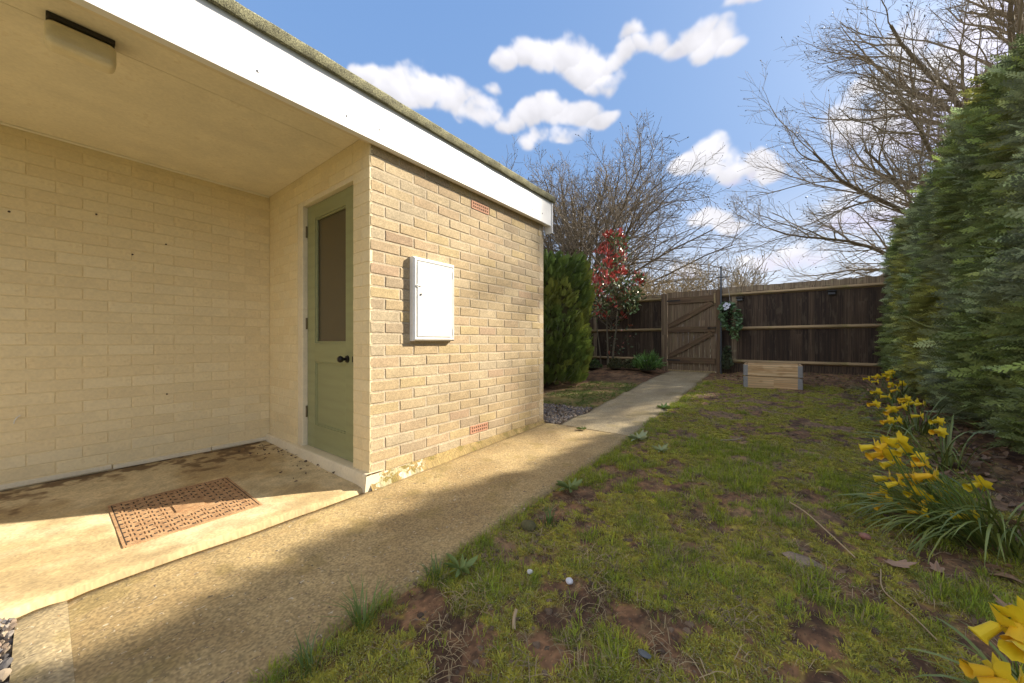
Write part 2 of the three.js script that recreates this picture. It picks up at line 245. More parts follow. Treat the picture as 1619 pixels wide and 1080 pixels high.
{ // slightly raised slab of the porch, with a broken edge
  const nn = 83, nu = 202, pos = [], uv = [], idx = [], hole = (n, u) => n > -0.855 && n < -0.245 && u > -1.025 && u < -0.515;
  for (let j = 0; j <= nu; j++) for (let i = 0; i <= nn; i++) { const u = mix(-4, 0.05, j / nu); let n = mix(0, -1.66, i / nn); let y = 0.016 - n * 0.012 + (fbm(n * 4, u * 4, 3, 591) - 0.5) * 0.008 - (hole(n, u) ? 0.014 : 0);
    if (i === 0) { n = -0.002 + (fbm(u * 5, 2, 4, 593) - 0.6) * 0.02; y = -0.02; } if (i === 1) { n = -0.012 + (fbm(u * 5, 2, 4, 593) - 0.6) * 0.024; y -= 0.005; }
    pos.push(n, y, -u); uv.push(-n / 1.66, u / 1.66); }
  for (let j = 0; j < nu; j++) for (let i = 0; i < nn; i++) { const k = j * (nn + 1) + i; idx.push(k, k + nn + 1, k + 1, k + 1, k + nn + 1, k + nn + 2); }
  struct('porch_floor', fromArrays(pos, idx, uv), slabMat, 'sunlit pale concrete floor of the porch');
}

// ---------------------------------------------------------------- outbuilding
const A = thing('brick_outbuilding', 'buff brick outbuilding with cream porch, green door and white fascia', 'building');
// brick: ten-point outline slightly broken, soft edge, open back; x along, y up, +z outward
function brickGeo(w, h, d, bev, jit, seed) {
  const R = rng(seed), ring = []; const jj = () => (R() - 0.5) * 2 * jit;
  for (const [x, y] of [[0, 0], [0.5, 0], [1, 0], [1, 0.5], [1, 1], [0.5, 1], [0, 1], [0, 0.5]]) ring.push([(x - 0.5) * w + jj(), (y - 0.5) * h + jj()]);
  const N = ring.length, pos = [], uv = [], idx = [], o = R() * 3, add = (x, y, z) => { pos.push(x, y, z); uv.push(x + o, y + z + o * 1.7); return pos.length / 3 - 1; };
  const c = add(0, 0, jj() * 0.5), inn = ring.map(([x, y]) => add(x - Math.sign(x) * Math.min(bev, Math.abs(x)), y - Math.sign(y) * Math.min(bev, Math.abs(y)), jj() * 0.35));
  const out = ring.map(([x, y]) => add(x, y, -bev)), back = ring.map(([x, y]) => add(x, y, -d));
  for (let i = 0; i < N; i++) { const j = (i + 1) % N; idx.push(c, inn[i], inn[j], inn[i], out[i], out[j], inn[i], out[j], inn[j], out[i], back[i], back[j], out[i], back[j], out[j]); }
  const g = fromArrays(pos, idx, uv).toNonIndexed(); g.computeVertexNormals(); return g;
}
const geoCache = new Map();
function brickOf(w, style, v) { const k = `${w.toFixed(3)}|${style}|${v}`; if (!geoCache.has(k)) geoCache.set(k, style === 'raw' ? brickGeo(w, 0.0645, 0.06, 0.0035, 0.0016, 900 + v * 13 + (w * 1000 | 0)) : brickGeo(w, 0.0692, 0.02, 0.0022, 0.001, 1700 + v * 13 + (w * 1000 | 0))); return geoCache.get(k); }
const BW = 0.215, CO = 0.075, Y0 = 0.08, NC = 28;
// front wall: local x = u, z = outward
const fw = sub('front_wall', A); fw.rotation.y = Math.PI / 2;
{
  const R = rng(11), c = new THREE.BoxGeometry(2.0, 2.14, 0.085); metreUV(c); c.translate(1.008, 1.15, -0.0458); part('mortar', c, mortarMat, fw);
  const ventAt = { 26: [0.915, 1.13], 1: [0.9, 1.115] };
  for (let k = 0; k < NC; k++) {
    const xs = []; if (k % 2 === 0) { xs.push([0.006, 0.1025]); for (let i = 0; i < 8; i++) xs.push([0.1125 + i * 0.225, 0.1125 + i * 0.225 + BW]); xs.push([1.9125, 2.015]); } else for (let i = 0; i < 9; i++) xs.push([i * 0.225 + (i ? 0 : 0.006), i * 0.225 + BW]);
    if (ventAt[k]) { const [p, q] = ventAt[k], cut = []; for (const [a, b] of xs) { if (b <= p - 0.008 || a >= q + 0.008) cut.push([a, b]); else { if (p - 0.01 - a > 0.03) cut.push([a, p - 0.01]); if (b - q - 0.01 > 0.03) cut.push([q + 0.01, b]); } } xs.splice(0, xs.length, ...cut); }
    xs.forEach(([a, b], i) => {
      const xc = (a + b) / 2, y = Y0 + k * CO + 0.0375;
      const patch = fbm(xc * 1.6, y * 1.6, 3, 601), r = R(); let mi = r < 0.24 ? 0 : r < 0.42 ? 1 : r < 0.58 ? 2 : r < 0.68 ? 7 : r < 0.78 ? 4 : r < 0.87 ? 9 : r < 0.93 ? 3 : r < 0.97 ? 6 : 5;
      if (patch > 0.58 && R() < 0.35) mi = [3, 5, 9][(R() * 3) | 0]; if (k === 20 && i === 1) mi = 8; if (k === 17 && i === 0) mi = 6;
      const m = part('brick', brickOf(b - a, 'raw', (R() * 5) | 0), brickMats[mi], fw); m.position.set(xc + (R() - 0.5) * 0.002, y + (R() - 0.5) * 0.0025, (R() - 0.5) * 0.003); m.rotation.z = (R() - 0.5) * 0.006 + (R() < 0.5 ? 0 : Math.PI) * 0;
    });
  }
  // terracotta air bricks with real openings
  for (const [x, y] of [[1.0225, Y0 + 26 * CO + 0.0375], [1.0075, Y0 + 1 * CO + 0.0375]]) {
    const s = new THREE.Shape(); s.moveTo(-0.1075, -0.0325); s.lineTo(0.1075, -0.0325); s.lineTo(0.1075, 0.0325); s.lineTo(-0.1075, 0.0325); s.closePath();
    for (let i = 0; i < 8; i++) for (const q of [-1, 1]) { const hx = -0.085 + i * 0.0243, hy = q * 0.0135, p = new THREE.Path(); p.moveTo(hx - 0.0075, hy - 0.0085); p.lineTo(hx - 0.0075, hy + 0.0085); p.lineTo(hx + 0.0075, hy + 0.0085); p.lineTo(hx + 0.0075, hy - 0.0085); p.closePath(); s.holes.push(p); }
    const g = new THREE.ExtrudeGeometry(s, { depth: 0.02, bevelEnabled: false }); g.translate(0, 0, -0.018); const m = part('air_brick', g, terracotta, fw); m.position.set(x, y, 0); m.userData.label = 'terracotta air brick with two rows of square holes';
    const bk = new THREE.BoxGeometry(0.212, 0.064, 0.014); bk.translate(x, y, -0.0285); part('vent_cavity', bk, darkMat, fw);
  }
  // cement kerb at the foot, with flaking limewash
  const pos = [], uv = [], idx = []; const nx = 90; const top = x => mix(0.088, 0.085, x / 2) + (fbm(x * 9, 1, 3, 611) - 0.5) * 0.03, outz = x => mix(0.024, 0.012, x / 2.0) + (fbm(x * 12, 5, 3, 613) - 0.5) * 0.018;
  for (let i = 0; i <= nx; i++) { const x = mix(0, 2.02, i / nx), t = top(x), z = outz(x), b = gy(0, x) - 0.03; for (const [yy, zz] of [[t + 0.004, -0.01], [t - 0.004, 0.003], [mix(b, t, 0.5), z * 0.6], [b + 0.03, z + 0.008], [b, z + 0.014]]) { pos.push(x, yy, zz); uv.push(x, yy + zz); } }
  for (let i = 0; i < nx; i++) for (let j = 0; j < 4; j++) { const k = i * 5 + j; idx.push(k, k + 1, k + 5, k + 1, k + 6, k + 5); }
  const fm = std(lin(0.92, 0.92, 0.92), 0.93, { map: tex(1024, 128, (x, y) => { const X = x * 2.02, f = fbm(X * 40, y * 14, 3, 621), p = fbm(X * 14, y * 4, 4, 623); let c = mix3([172, 150, 100], [138, 116, 70], p); const w = sm(0.5, 0.56, f + 0.25 * p - 0.12) * sm(0.32, 0.22, Math.abs(X - 0.16) + 0.05 * p) ; c = mix3(c, [216, 208, 190], w * 0.9); c = mix3(c, [118, 110, 50], sm(0.52, 0.66, p) * 0.4); const k = 0.85 + 0.3 * vn(X * 200, y * 30, 3); return c.map(v => v * k); }, { rep: [1 / 2.02, 6] }), bumpMap: grainB, bumpScale: 0.004 });
  part('footing', fromArrays(pos, idx, uv), fm, fw);
}
// painted walls: individual bricks proud of a painted core; the bricks out of view are joined
function paintedWall(g, x0, x1, spans, seed, isOpen, seen, off) {
  const R = rng(seed), rest = [];
  for (let k = 0; k < 29; k++) {
    const y = Y0 - 0.037 + k * CO, s = (k % 2) * 0.1125 + off; if (y > 2.215) continue;
    for (let i = -40; i < 40; i++) {
      for (const [lo, hi] of spans(k)) {
        let a = Math.max(lo, i * 0.225 + s), b = Math.min(hi, i * 0.225 + s + 0.219); if (b - a < 0.025) continue;
        const top = Math.min(y + 0.0345, 2.228); const xc = (a + b) / 2, vis = seen(xc);
        const q = Math.round((b - a) * 200) / 200, geo = brickOf(q, 'painted', (R() * 6) | 0), px = xc, py = y, pz = (R() - 0.5) * 0.0012, rz = (R() - 0.5) * 0.008, mi = (R() * 4) | 0;
        if (vis) { const m = part('painted_brick', geo, creamMats[mi], g); m.position.set(px, py, pz); m.rotation.z = rz; }
        else rest.push(geo.clone().rotateZ(rz).translate(px, py, pz));
      }
    }
  }
  if (rest.length) { const m = part('painted_brickwork', mergeGeometries(rest), creamMats[0], g); m.userData.kind = 'stuff'; }
}
const bw = sub('back_wall', A); bw.rotation.y = Math.PI / 2; bw.position.set(-1.64, 0, 0);
{ const c = new THREE.BoxGeometry(6.0, 2.28, 0.1); metreUV(c); c.translate(-1.0, 1.12, -0.053); part('painted_render', c, creamJoint, bw);
  paintedWall(bw, -4, 0, () => [[-4, -0.002]], 21, null, x => x > -1.62, 0.04);
  // timber skirting strip lifting off the foot of the wall
  for (const [a, b, t] of [[-4, -1.42, 0], [-1.415, -0.96, 0.003], [-0.955, -0.42, -0.002], [-0.415, -0.03, 0.002]]) { const g = new RoundedBoxGeometry(b - a, 0.03, 0.02, 2, 0.004); metreUV(g); const m = part('skirting_strip', g, framePaint, bw); m.position.set((a + b) / 2, 0.058 + t, 0.012); m.rotation.z = t; }
  // filled screw holes, nail heads
  const R = rng(5); const hg = new THREE.CylinderGeometry(0.0055, 0.006, 0.004, 8); hg.rotateX(Math.PI / 2);
  for (const [x, y] of [[-1.03, 1.79], [-0.685, 1.66], [-1.375, 1.71], [-0.86, 1.55], [-0.68, 0.53]]) { const m = part('screw_hole', hg, std(lin(0.09, 0.05, 0.03), 0.9), bw); m.position.set(x, y, 0.002); }
  const cable = part('cable_end', tube([new THREE.Vector3(-1.335, 0.475, 0.004), new THREE.Vector3(-1.345, 0.468, 0.012), new THREE.Vector3(-1.355, 0.45, 0.014), new THREE.Vector3(-1.358, 0.43, 0.006)], 0.0025), whiteMat, bw); cable.userData.label = 'short white cable end poking from the painted wall';
}
const DW = { l: -0.97, r: -0.2, top: 2.0 };
const dw = sub('door_wall', A);
{ // local x = n, z = -u (outward to the viewer)
  for (const [a, b, y0, y1] of [[-1.645, -1.06, 0, 2.26], [-1.06, -0.2, 2.045, 2.26], [-0.2, -0.09, 0, 2.26]]) { const g = new THREE.BoxGeometry(b - a, y1 - y0, 0.105); metreUV(g); g.translate((a + b) / 2, (y0 + y1) / 2, -0.0555); part('painted_render', g, creamJoint, dw); }
  { const g = new THREE.BoxGeometry(0.088, 2.248, 0.0022); g.translate(-0.046, 1.124, -0.0035); part('painted_render', g, creamJoint, dw); }
  paintedWall(dw, -1.64, 0, k => { const y = Y0 - 0.037 + k * CO; return y > 2.02 ? [[-1.638, -0.2], [-0.2, -0.001]] : [[-1.638, -1.062], [-0.198, -0.001]]; }, 31, null, () => true, 0.025);
  // plinth and step along the foot
  const pos = [], uv = [], idx = [], nx = 60; for (let i = 0; i <= nx; i++) { const x = mix(-1.64, 0.012, i / nx), j = (fbm(x * 9, 3, 3, 631) - 0.5) * 0.014, t = 0.098 + j * 0.4, z = 0.03 + j; for (const [yy, zz] of [[t, -0.09], [t + 0.002, z - 0.012], [t - 0.008, z], [0.05, z + 0.004], [-0.03, z + 0.008]]) { pos.push(x, yy, zz); uv.push(x, yy + zz); } }
  for (let i = 0; i < nx; i++) for (let j = 0; j < 4; j++) { const k = i * 5 + j; idx.push(k, k + 5, k + 1, k + 1, k + 5, k + 6); }
  part('door_step', fromArrays(pos, idx, uv), framePaint, dw);
  const er = fromArrays([0.012, 0.09, 0.03, 0.012, -0.03, 0.04, 0.012, 0.09, -0.06, 0.012, -0.03, -0.06], [0, 1, 2, 1, 3, 2], [0, 0, 0, 0.1, 0.1, 0, 0.1, 0.1]); part('step_end', er, framePaint, dw);
}
const door = sub('door', A); door.userData.label = 'sage green half glazed door with round black knob'; door.position.set(0, 0, -0.04);
{ // local z = outward; face of the leaf at z = 0
  const l = -0.968, r = -0.215, b = 0.1, t = 1.995, gl = -0.838, gr = -0.372, gb = 0.915, gt = 1.885;
  const bx = (x0, x1, y0, y1, z0, z1, rr = 0.003) => { const g = new RoundedBoxGeometry(x1 - x0, y1 - y0, z1 - z0, 2, rr); metreUV(g); g.translate((x0 + x1) / 2, (y0 + y1) / 2, (z0 + z1) / 2); return g; };
  part('stile', bx(l, gl, b, t, -0.04, 0), greenPaint, door); part('stile', bx(gr, r, b, t, -0.04, 0), greenPaint, door);
  part('top_rail', bx(gl - 0.002, gr + 0.002, gt, t - 0.001, -0.039, -0.0005), greenPaint, door);
  part('lock_rail', bx(gl - 0.002, gr + 0.002, 0.77, gb, -0.039, -0.0005), greenPaint, door);
  part('bottom_rail', bx(gl - 0.002, gr + 0.002, b + 0.001, 0.28, -0.039, -0.0005), greenPaint, door);
  part('panel', bx(gl - 0.004, gr + 0.004, 0.275, 0.775, -0.03, -0.014, 0.002), greenPaint, door);
  for (const [x0, x1, y0, y1] of [[gl, gl + 0.012, 0.28, 0.77], [gr - 0.012, gr, 0.28, 0.77], [gl + 0.012, gr - 0.012, 0.758, 0.77], [gl + 0.012, gr - 0.012, 0.28, 0.292]]) part('moulding', bx(x0, x1, y0, y1, -0.016, -0.006, 0.003), greenPaint, door);
  for (const [x0, x1, y0, y1] of [[gl, gl + 0.014, gb, gt], [gr - 0.014, gr, gb, gt], [gl + 0.014, gr - 0.014, gt - 0.014, gt], [gl + 0.014, gr - 0.014, gb, gb + 0.014]]) part('glazing_bead', bx(x0, x1, y0, y1, -0.022, -0.008, 0.003), greenPaint, door);
  const pane = new THREE.BoxGeometry(gr - gl, gt - gb, 0.001); pane.translate((gl + gr) / 2, (gb + gt) / 2, -0.026);
  part('pane', new THREE.PlaneGeometry(gr - gl + 0.01, gt - gb + 0.01).translate((gl + gr) / 2, (gb + gt) / 2, -0.025), new THREE.MeshPhysicalMaterial({ color: lin(0.19, 0.16, 0.095), transmission: 0.5, thickness: 0, roughness: 0.22, ior: 1.5 }), door);
  const fr = (x0, x1, y0, y1) => part('door_frame', bx(x0, x1, y0, y1, -0.05, 0.034, 0.004), framePaint, door);
  fr(-1.06, -0.972, 0.098, 2.044); fr(-0.972, -0.2, 1.998, 2.044); fr(-0.212, -0.199, 0.098, 1.998).position.z = -0.03;
  const ros = new THREE.CylinderGeometry(0.024, 0.026, 0.008, 20); ros.rotateX(Math.PI / 2); ros.translate(-0.345, 0.805, 0.004); const h = part('handle', ros, blackMetal, door);
  const knob = new THREE.LatheGeometry([[0.0001, 0.064], [0.012, 0.063], [0.021, 0.055], [0.024, 0.045], [0.02, 0.033], [0.011, 0.024], [0.009, 0.012], [0.012, 0.004], [0.014, 0]].reverse().map(p => new THREE.Vector2(...p)), 20); knob.rotateX(Math.PI / 2); knob.translate(-0.345, 0.805, 0.006); part('knob', knob, blackMetal, door);
  part('keyhole_plate', bx(-0.283, -0.272, 0.785, 0.825, 0, 0.002, 0.0008), blackMetal, door);
  for (const y of [1.8, 1.07, 0.37]) { const g = new THREE.CylinderGeometry(0.007, 0.007, 0.09, 8); g.translate(-0.97, y, 0.006); part('hinge', g, std(lin(0.16, 0.12, 0.06), 0.5, { metalness: 0.4 }), door); }
}
{ // core of the building: end wall, rear wall, inside floor, soffit, fascia and roof
  part('end_wall', box(-4, -0.0, 1.935, 2.0145, -0.05, 2.23), mortarMat, A);
  part('rear_wall', box(-4.1, -4.0, -4, 2.0145, -0.05, 2.23), mortarMat, A);
  part('inner_floor', box(-1.64, -0.1, 0.11, 1.93, 0.0, 0.06), roomMat, A);
  part('wall_plate', box(-0.088, -0.012, 0.03, 2.01, 2.176, 2.25), darkMat, A);
  part('soffit_board', box(-0.317, 0.018, -4, 0.0, 2.236, 2.25), soffitMat, A); part('soffit_board', box(-1.64, -0.3172, -4, 0.0, 2.2345, 2.25), soffitMat, A);
  const bead = new THREE.CylinderGeometry(0.011, 0.011, 4, 8); bead.rotateX(Math.PI / 2); bead.translate(-1.632, 2.23, 2.01); part('soffit_bead', bead, soffitMat, A);
  part('roof_deck', box(-4.1, 0.019, -4, 2.075, 2.2515, 2.432), roomMat, A);
  const f = box(0.02, 0.062, -4, 2.075, 2.164, 2.43); part('fascia', f, whiteMat, A);
  part('fascia_batten', box(-0.012, 0.0195, -4, 2.075, 2.17, 2.232), framePaint, A);
  const sc = new THREE.SphereGeometry(0.007, 8, 6); for (const u of [-0.62, -0.18, 0.03, 0.62, 1.03, 1.72, 1.9]) { const m = part('fascia_screw', sc, std(lin(0.2, 0.2, 0.2), 0.4, { metalness: 0.6 }), A); m.position.set(0.062, 2.24 + 0.04 * ((u * 7) % 1), -u); m.scale.set(0.4, 1, 1); }
  part('end_trim', box(-0.02, 0.07, 2.0765, 2.094, 2.09, 2.438, 0.003), whiteMat, A);
  // mineral felt folded over the roof edge
  const R = rng(3), pos = [], uv = [], idx = [], nx = 160; for (let i = 0; i <= nx; i++) { const u = mix(-4, 2.115, i / nx), w = (fbm(u * 6, 0, 3, 641) - 0.5) * 0.012; for (const [n, y] of [[-4.1, 2.472], [0.06, 2.488 + w * 0.4], [0.082 + w * 0.5, 2.484 + w * 0.4], [0.09 + w, 2.472], [0.086 + w, 2.42 + w * 0.4], [0.066, 2.42]]) { pos.push(n, y, -u); uv.push(u, y + n); } }
  for (let i = 0; i < nx; i++) for (let j = 0; j < 5; j++) { const k = i * 6 + j; idx.push(k, k + 1, k + 6, k + 1, k + 7, k + 6); }
  part('roof_felt', fromArrays(pos, idx, uv), feltMat, A); part('roof_felt_end', box(-4.1, 0.084, 2.1, 2.116, 2.425, 2.474), feltMat, A);
}
{ // meter cabinet on the front wall; local x = u, z = outward
  const c = thing('meter_cabinet', 'white painted metal meter cabinet fixed to the brick wall', 'cabinet', V(0.003, 0.3, 0.93)); c.rotation.y = Math.PI / 2;
  const w = 0.385, h = 0.585, d = 0.044, sh = new THREE.Shape(); sh.moveTo(0, 0); sh.lineTo(w, 0); sh.lineTo(w, h); sh.lineTo(0, h); sh.closePath();
  const m = std(lin(0.84, 0.84, 0.81), 0.4, { map: paintTone });
  const hole = new THREE.Path(); hole.moveTo(0.034, 0.034); hole.lineTo(0.034, h - 0.034); hole.lineTo(w - 0.03, h - 0.034); hole.lineTo(w - 0.03, 0.034); hole.closePath(); sh.holes.push(hole);
  const fg = new THREE.ExtrudeGeometry(sh, { depth: d - 0.012, bevelEnabled: true, bevelSize: 0.012, bevelThickness: 0.012, bevelOffset: -0.012, bevelSegments: 1 }); metreUV(fg); part('frame', fg, m, c);
  part('back_plate', metreUV(new THREE.BoxGeometry(w - 0.04, h - 0.04, 0.02)).translate(w / 2, h / 2, 0.012), m, c);
  const dg = new RoundedBoxGeometry(w - 0.058, h - 0.062, 0.008, 2, 0.003); metreUV(dg); dg.translate(w / 2 + 0.002, h / 2, d - 0.002); part('door_panel', dg, m, c);
  const lk = new THREE.CylinderGeometry(0.0075, 0.0075, 0.008, 14); lk.rotateX(Math.PI / 2); lk.translate(0.058, 0.325, d + 0.003); part('lock', lk, std(lin(0.12, 0.12, 0.12), 0.4, { metalness: 0.7 }), c);
  const cl = mergeGeometries([new THREE.BoxGeometry(0.03, 0.006, 0.006).translate(0.045, 0.385, d + 0.005), new THREE.TorusGeometry(0.008, 0.0025, 6, 10).translate(0.028, 0.383, d + 0.004)]); part('clasp', cl, m, c);
  for (const y of [0.07, 0.5]) { const g = new THREE.CylinderGeometry(0.004, 0.004, 0.05, 8); g.translate(w - 0.028, y, d + 0.002); part('hinge', g, m, c); }
}
{ // bulkhead lamp under the soffit, unlit
  const c = thing('bulkhead_lamp', 'cream oblong bulkhead lamp on the porch ceiling, dark base', 'lamp', V(-0.235, -1.15, 2.236)); c.rotation.y = Math.PI / 2; // x = u, z = n
  part('base', new RoundedBoxGeometry(0.186, 0.022, 0.09, 2, 0.004).translate(0, -0.011, -0.045), std(lin(0.05, 0.042, 0.033), 0.7, { map: grain }), c);
  part('diffuser', new RoundedBoxGeometry(0.196, 0.098, 0.1, 5, 0.026).translate(0, -0.0715, -0.045), new THREE.MeshPhysicalMaterial({ color: lin(0.86, 0.77, 0.54), roughness: 0.35, clearcoat: 0.4, map: paintTone }), c);
}
{ // inspection cover let into the porch floor
  const N = -0.55, U = -0.77, y = 0.0245, c = thing('manhole_cover', 'rusty rectangular iron inspection cover set in the porch floor', 'manhole cover', V(N, U, y)); c.rotation.z = -0.012;
  const rust = std(lin(1, 1, 1), 0.82, { map: tex(256, 256, (x, y) => { const f = fbm(x * 14, y * 14, 4, 701, 14); const c = mix3([196, 160, 118], [146, 110, 76], f * 1.3 - 0.15); const k = 0.85 + 0.3 * vn(x * 120, y * 120, 4, 120); return c.map(v => v * k); }, { rep: [3, 3] }), bumpMap: grainB, bumpScale: 0.001 });
  const dirt = std(lin(0.06, 0.042, 0.028), 0.95, { map: grain });
  part('bed_plate', metreUV(new THREE.BoxGeometry(0.6, 0.012, 0.5)).translate(0, -0.006, 0), rust, c);
  for (const [x, z, w, d] of [[0, -0.2525, 0.61, 0.005], [0, 0.2525, 0.61, 0.005], [-0.3025, 0, 0.005, 0.5], [0.3025, 0, 0.005, 0.5]]) part('dirt_joint', metreUV(new THREE.BoxGeometry(w, 0.011, d)).translate(x, -0.006, z), dirt, c);
  for (const [x, z, w, d] of [[0, -0.26, 0.636, 0.01], [0, 0.26, 0.636, 0.01], [-0.313, 0, 0.016, 0.51], [0.313, 0, 0.016, 0.51]]) part('rim', metreUV(new THREE.BoxGeometry(w, 0.014, d)).translate(x, -0.006, z), rust, c);
  const barG = metreUV(new RoundedBoxGeometry(0.034, 0.005, 0.008, 1, 0.001)), padG = new THREE.CylinderGeometry(0.0085, 0.0095, 0.0012, 4).rotateY(Math.PI / 4), R = rng(72);
  for (let i = 0; i < 10; i++) for (let j = 0; j < 11; j++) { const x = -0.27 + i * 0.06 + (j % 2) * 0.02 - 0.01, z = -0.225 + j * 0.045; if (Math.abs(x - 0.02) < 0.085 && Math.abs(z + 0.01) < 0.085) continue; const m = part('tread_bar', barG, rust, c); m.position.set(x, 0.001, z); m.rotation.y = (R() - 0.5) * 0.08; const d = part('dirt_pocket', padG, dirt, c); d.position.set(x + 0.006, 0.0006, z + 0.019); d.scale.set(0.7 + R() * 0.6, 1, 0.7 + R() * 0.5); const e = part('dirt_pocket', padG, dirt, c); e.position.set(x + 0.002, 0.0006, z - 0.0085); e.scale.set(2.2, 1, 0.42); }
  part('name_plate', metreUV(new THREE.BoxGeometry(0.11, 0.005, 0.12)).translate(0.02, 0.003, -0.01), rust, c);
}

// ---------------------------------------------------------------- fence and gate
const FU = 7.9, TOP = 2.11;
function fenceRun(label, n0, n1, top, seed, group) {
  const f = thing('closeboard_fence', label, 'fence', V(n0, FU, 0.2), group), R = rng(seed), o = (n, u, y) => [n - n0, y - 0.2, -(u - FU)];
  for (let n = n0; n < n1 - 0.02;) { const w = Math.min(0.085 + R() * 0.035, n1 - n), h = top + (R() - 0.5) * 0.016, d = 0.012 + R() * 0.004, split = 1.985 + (R() - 0.5) * 0.03;
    // featheredge board: thin on one side, tilted onto its neighbour
    const g = new THREE.BoxGeometry(w + 0.012, h - 0.44, d); metreUV(g, R() * 5, R() * 5); g.rotateY(0.09); const m = part('board', g, R() < 0.12 ? fenceTopMats[0] : fenceMats[(R() * 4) | 0], f); m.position.set(...o(n + w / 2, FU + 0.03, (h + 0.44) / 2)); m.rotation.z = (R() - 0.5) * 0.008;
    // weathered, lichened end above the top rail
    const e = new THREE.BoxGeometry(w + 0.0125, h - split, d + 0.004); metreUV(e, R() * 5, R() * 5); e.rotateY(0.09); const q = part('weathered_board_end', e, fenceTopMats[(R() * 2) | 0], f); q.position.set(...o(n + w / 2, FU + 0.029, (h + split) / 2 + 0.0015)); q.rotation.z = m.rotation.z;
    n += w; }
  for (const y of [1.955, 1.215, 0.5]) { const s = new THREE.Shape(); s.moveTo(0, -0.04); s.lineTo(0.052, -0.012); s.lineTo(0.052, 0.008); s.lineTo(0, 0.036); s.closePath(); const g = new THREE.ExtrudeGeometry(s, { depth: n1 - n0, bevelEnabled: false }); const uv = g.attributes.uv, p = g.attributes.position; for (let i = 0; i < p.count; i++) uv.setXY(i, p.getX(i) + p.getY(i), p.getZ(i)); g.rotateY(-Math.PI / 2); const m = part('rail', g, railMat, f); m.position.set(...o(n1, FU + 0.021, y)); m.rotation.z = (top - 2.1) * 0 + (R() - 0.5) * 0.003; }
  { const g = new THREE.BoxGeometry(n1 - n0, 0.24, 0.022); metreUV(g); const m = part('gravel_board', g, fenceMats[2], f); m.position.set(...o((n0 + n1) / 2, FU + 0.03, 0.345)); }
  return f;
}
fenceRun('dark closeboard fence between the gate post and the tall hedge', 0.879, 4.6, TOP, 41, 'garden fence runs');
fenceRun('dark closeboard fence behind the red leaved shrub, left of gate', -2.6, -0.37, TOP - 0.05, 43, 'garden fence runs');
{ // side boundary behind the left hedge
  const f = thing('side_fence', 'pale brown side fence glimpsed between hedge and red shrub', 'fence', V(-2.6, 5.6, 0.2)), R = rng(44);
  for (let u = 5.4; u < 7.88; u += 0.1) { const g = new THREE.BoxGeometry(0.014, 1.6, 0.108); metreUV(g, R() * 4, R() * 4); g.rotateY(0.09); const m = part('board', g, gateMats[(R() * 3) | 0], f); m.position.set(0, 0.83 + (R() - 0.5) * 0.02, -(u - 5.6)); }
  for (const y of [0.25, 1.45]) part('rail', metreUV(new THREE.BoxGeometry(0.04, 0.06, 2.5)).translate(0.03, y, -1.03), railMat, f);
}
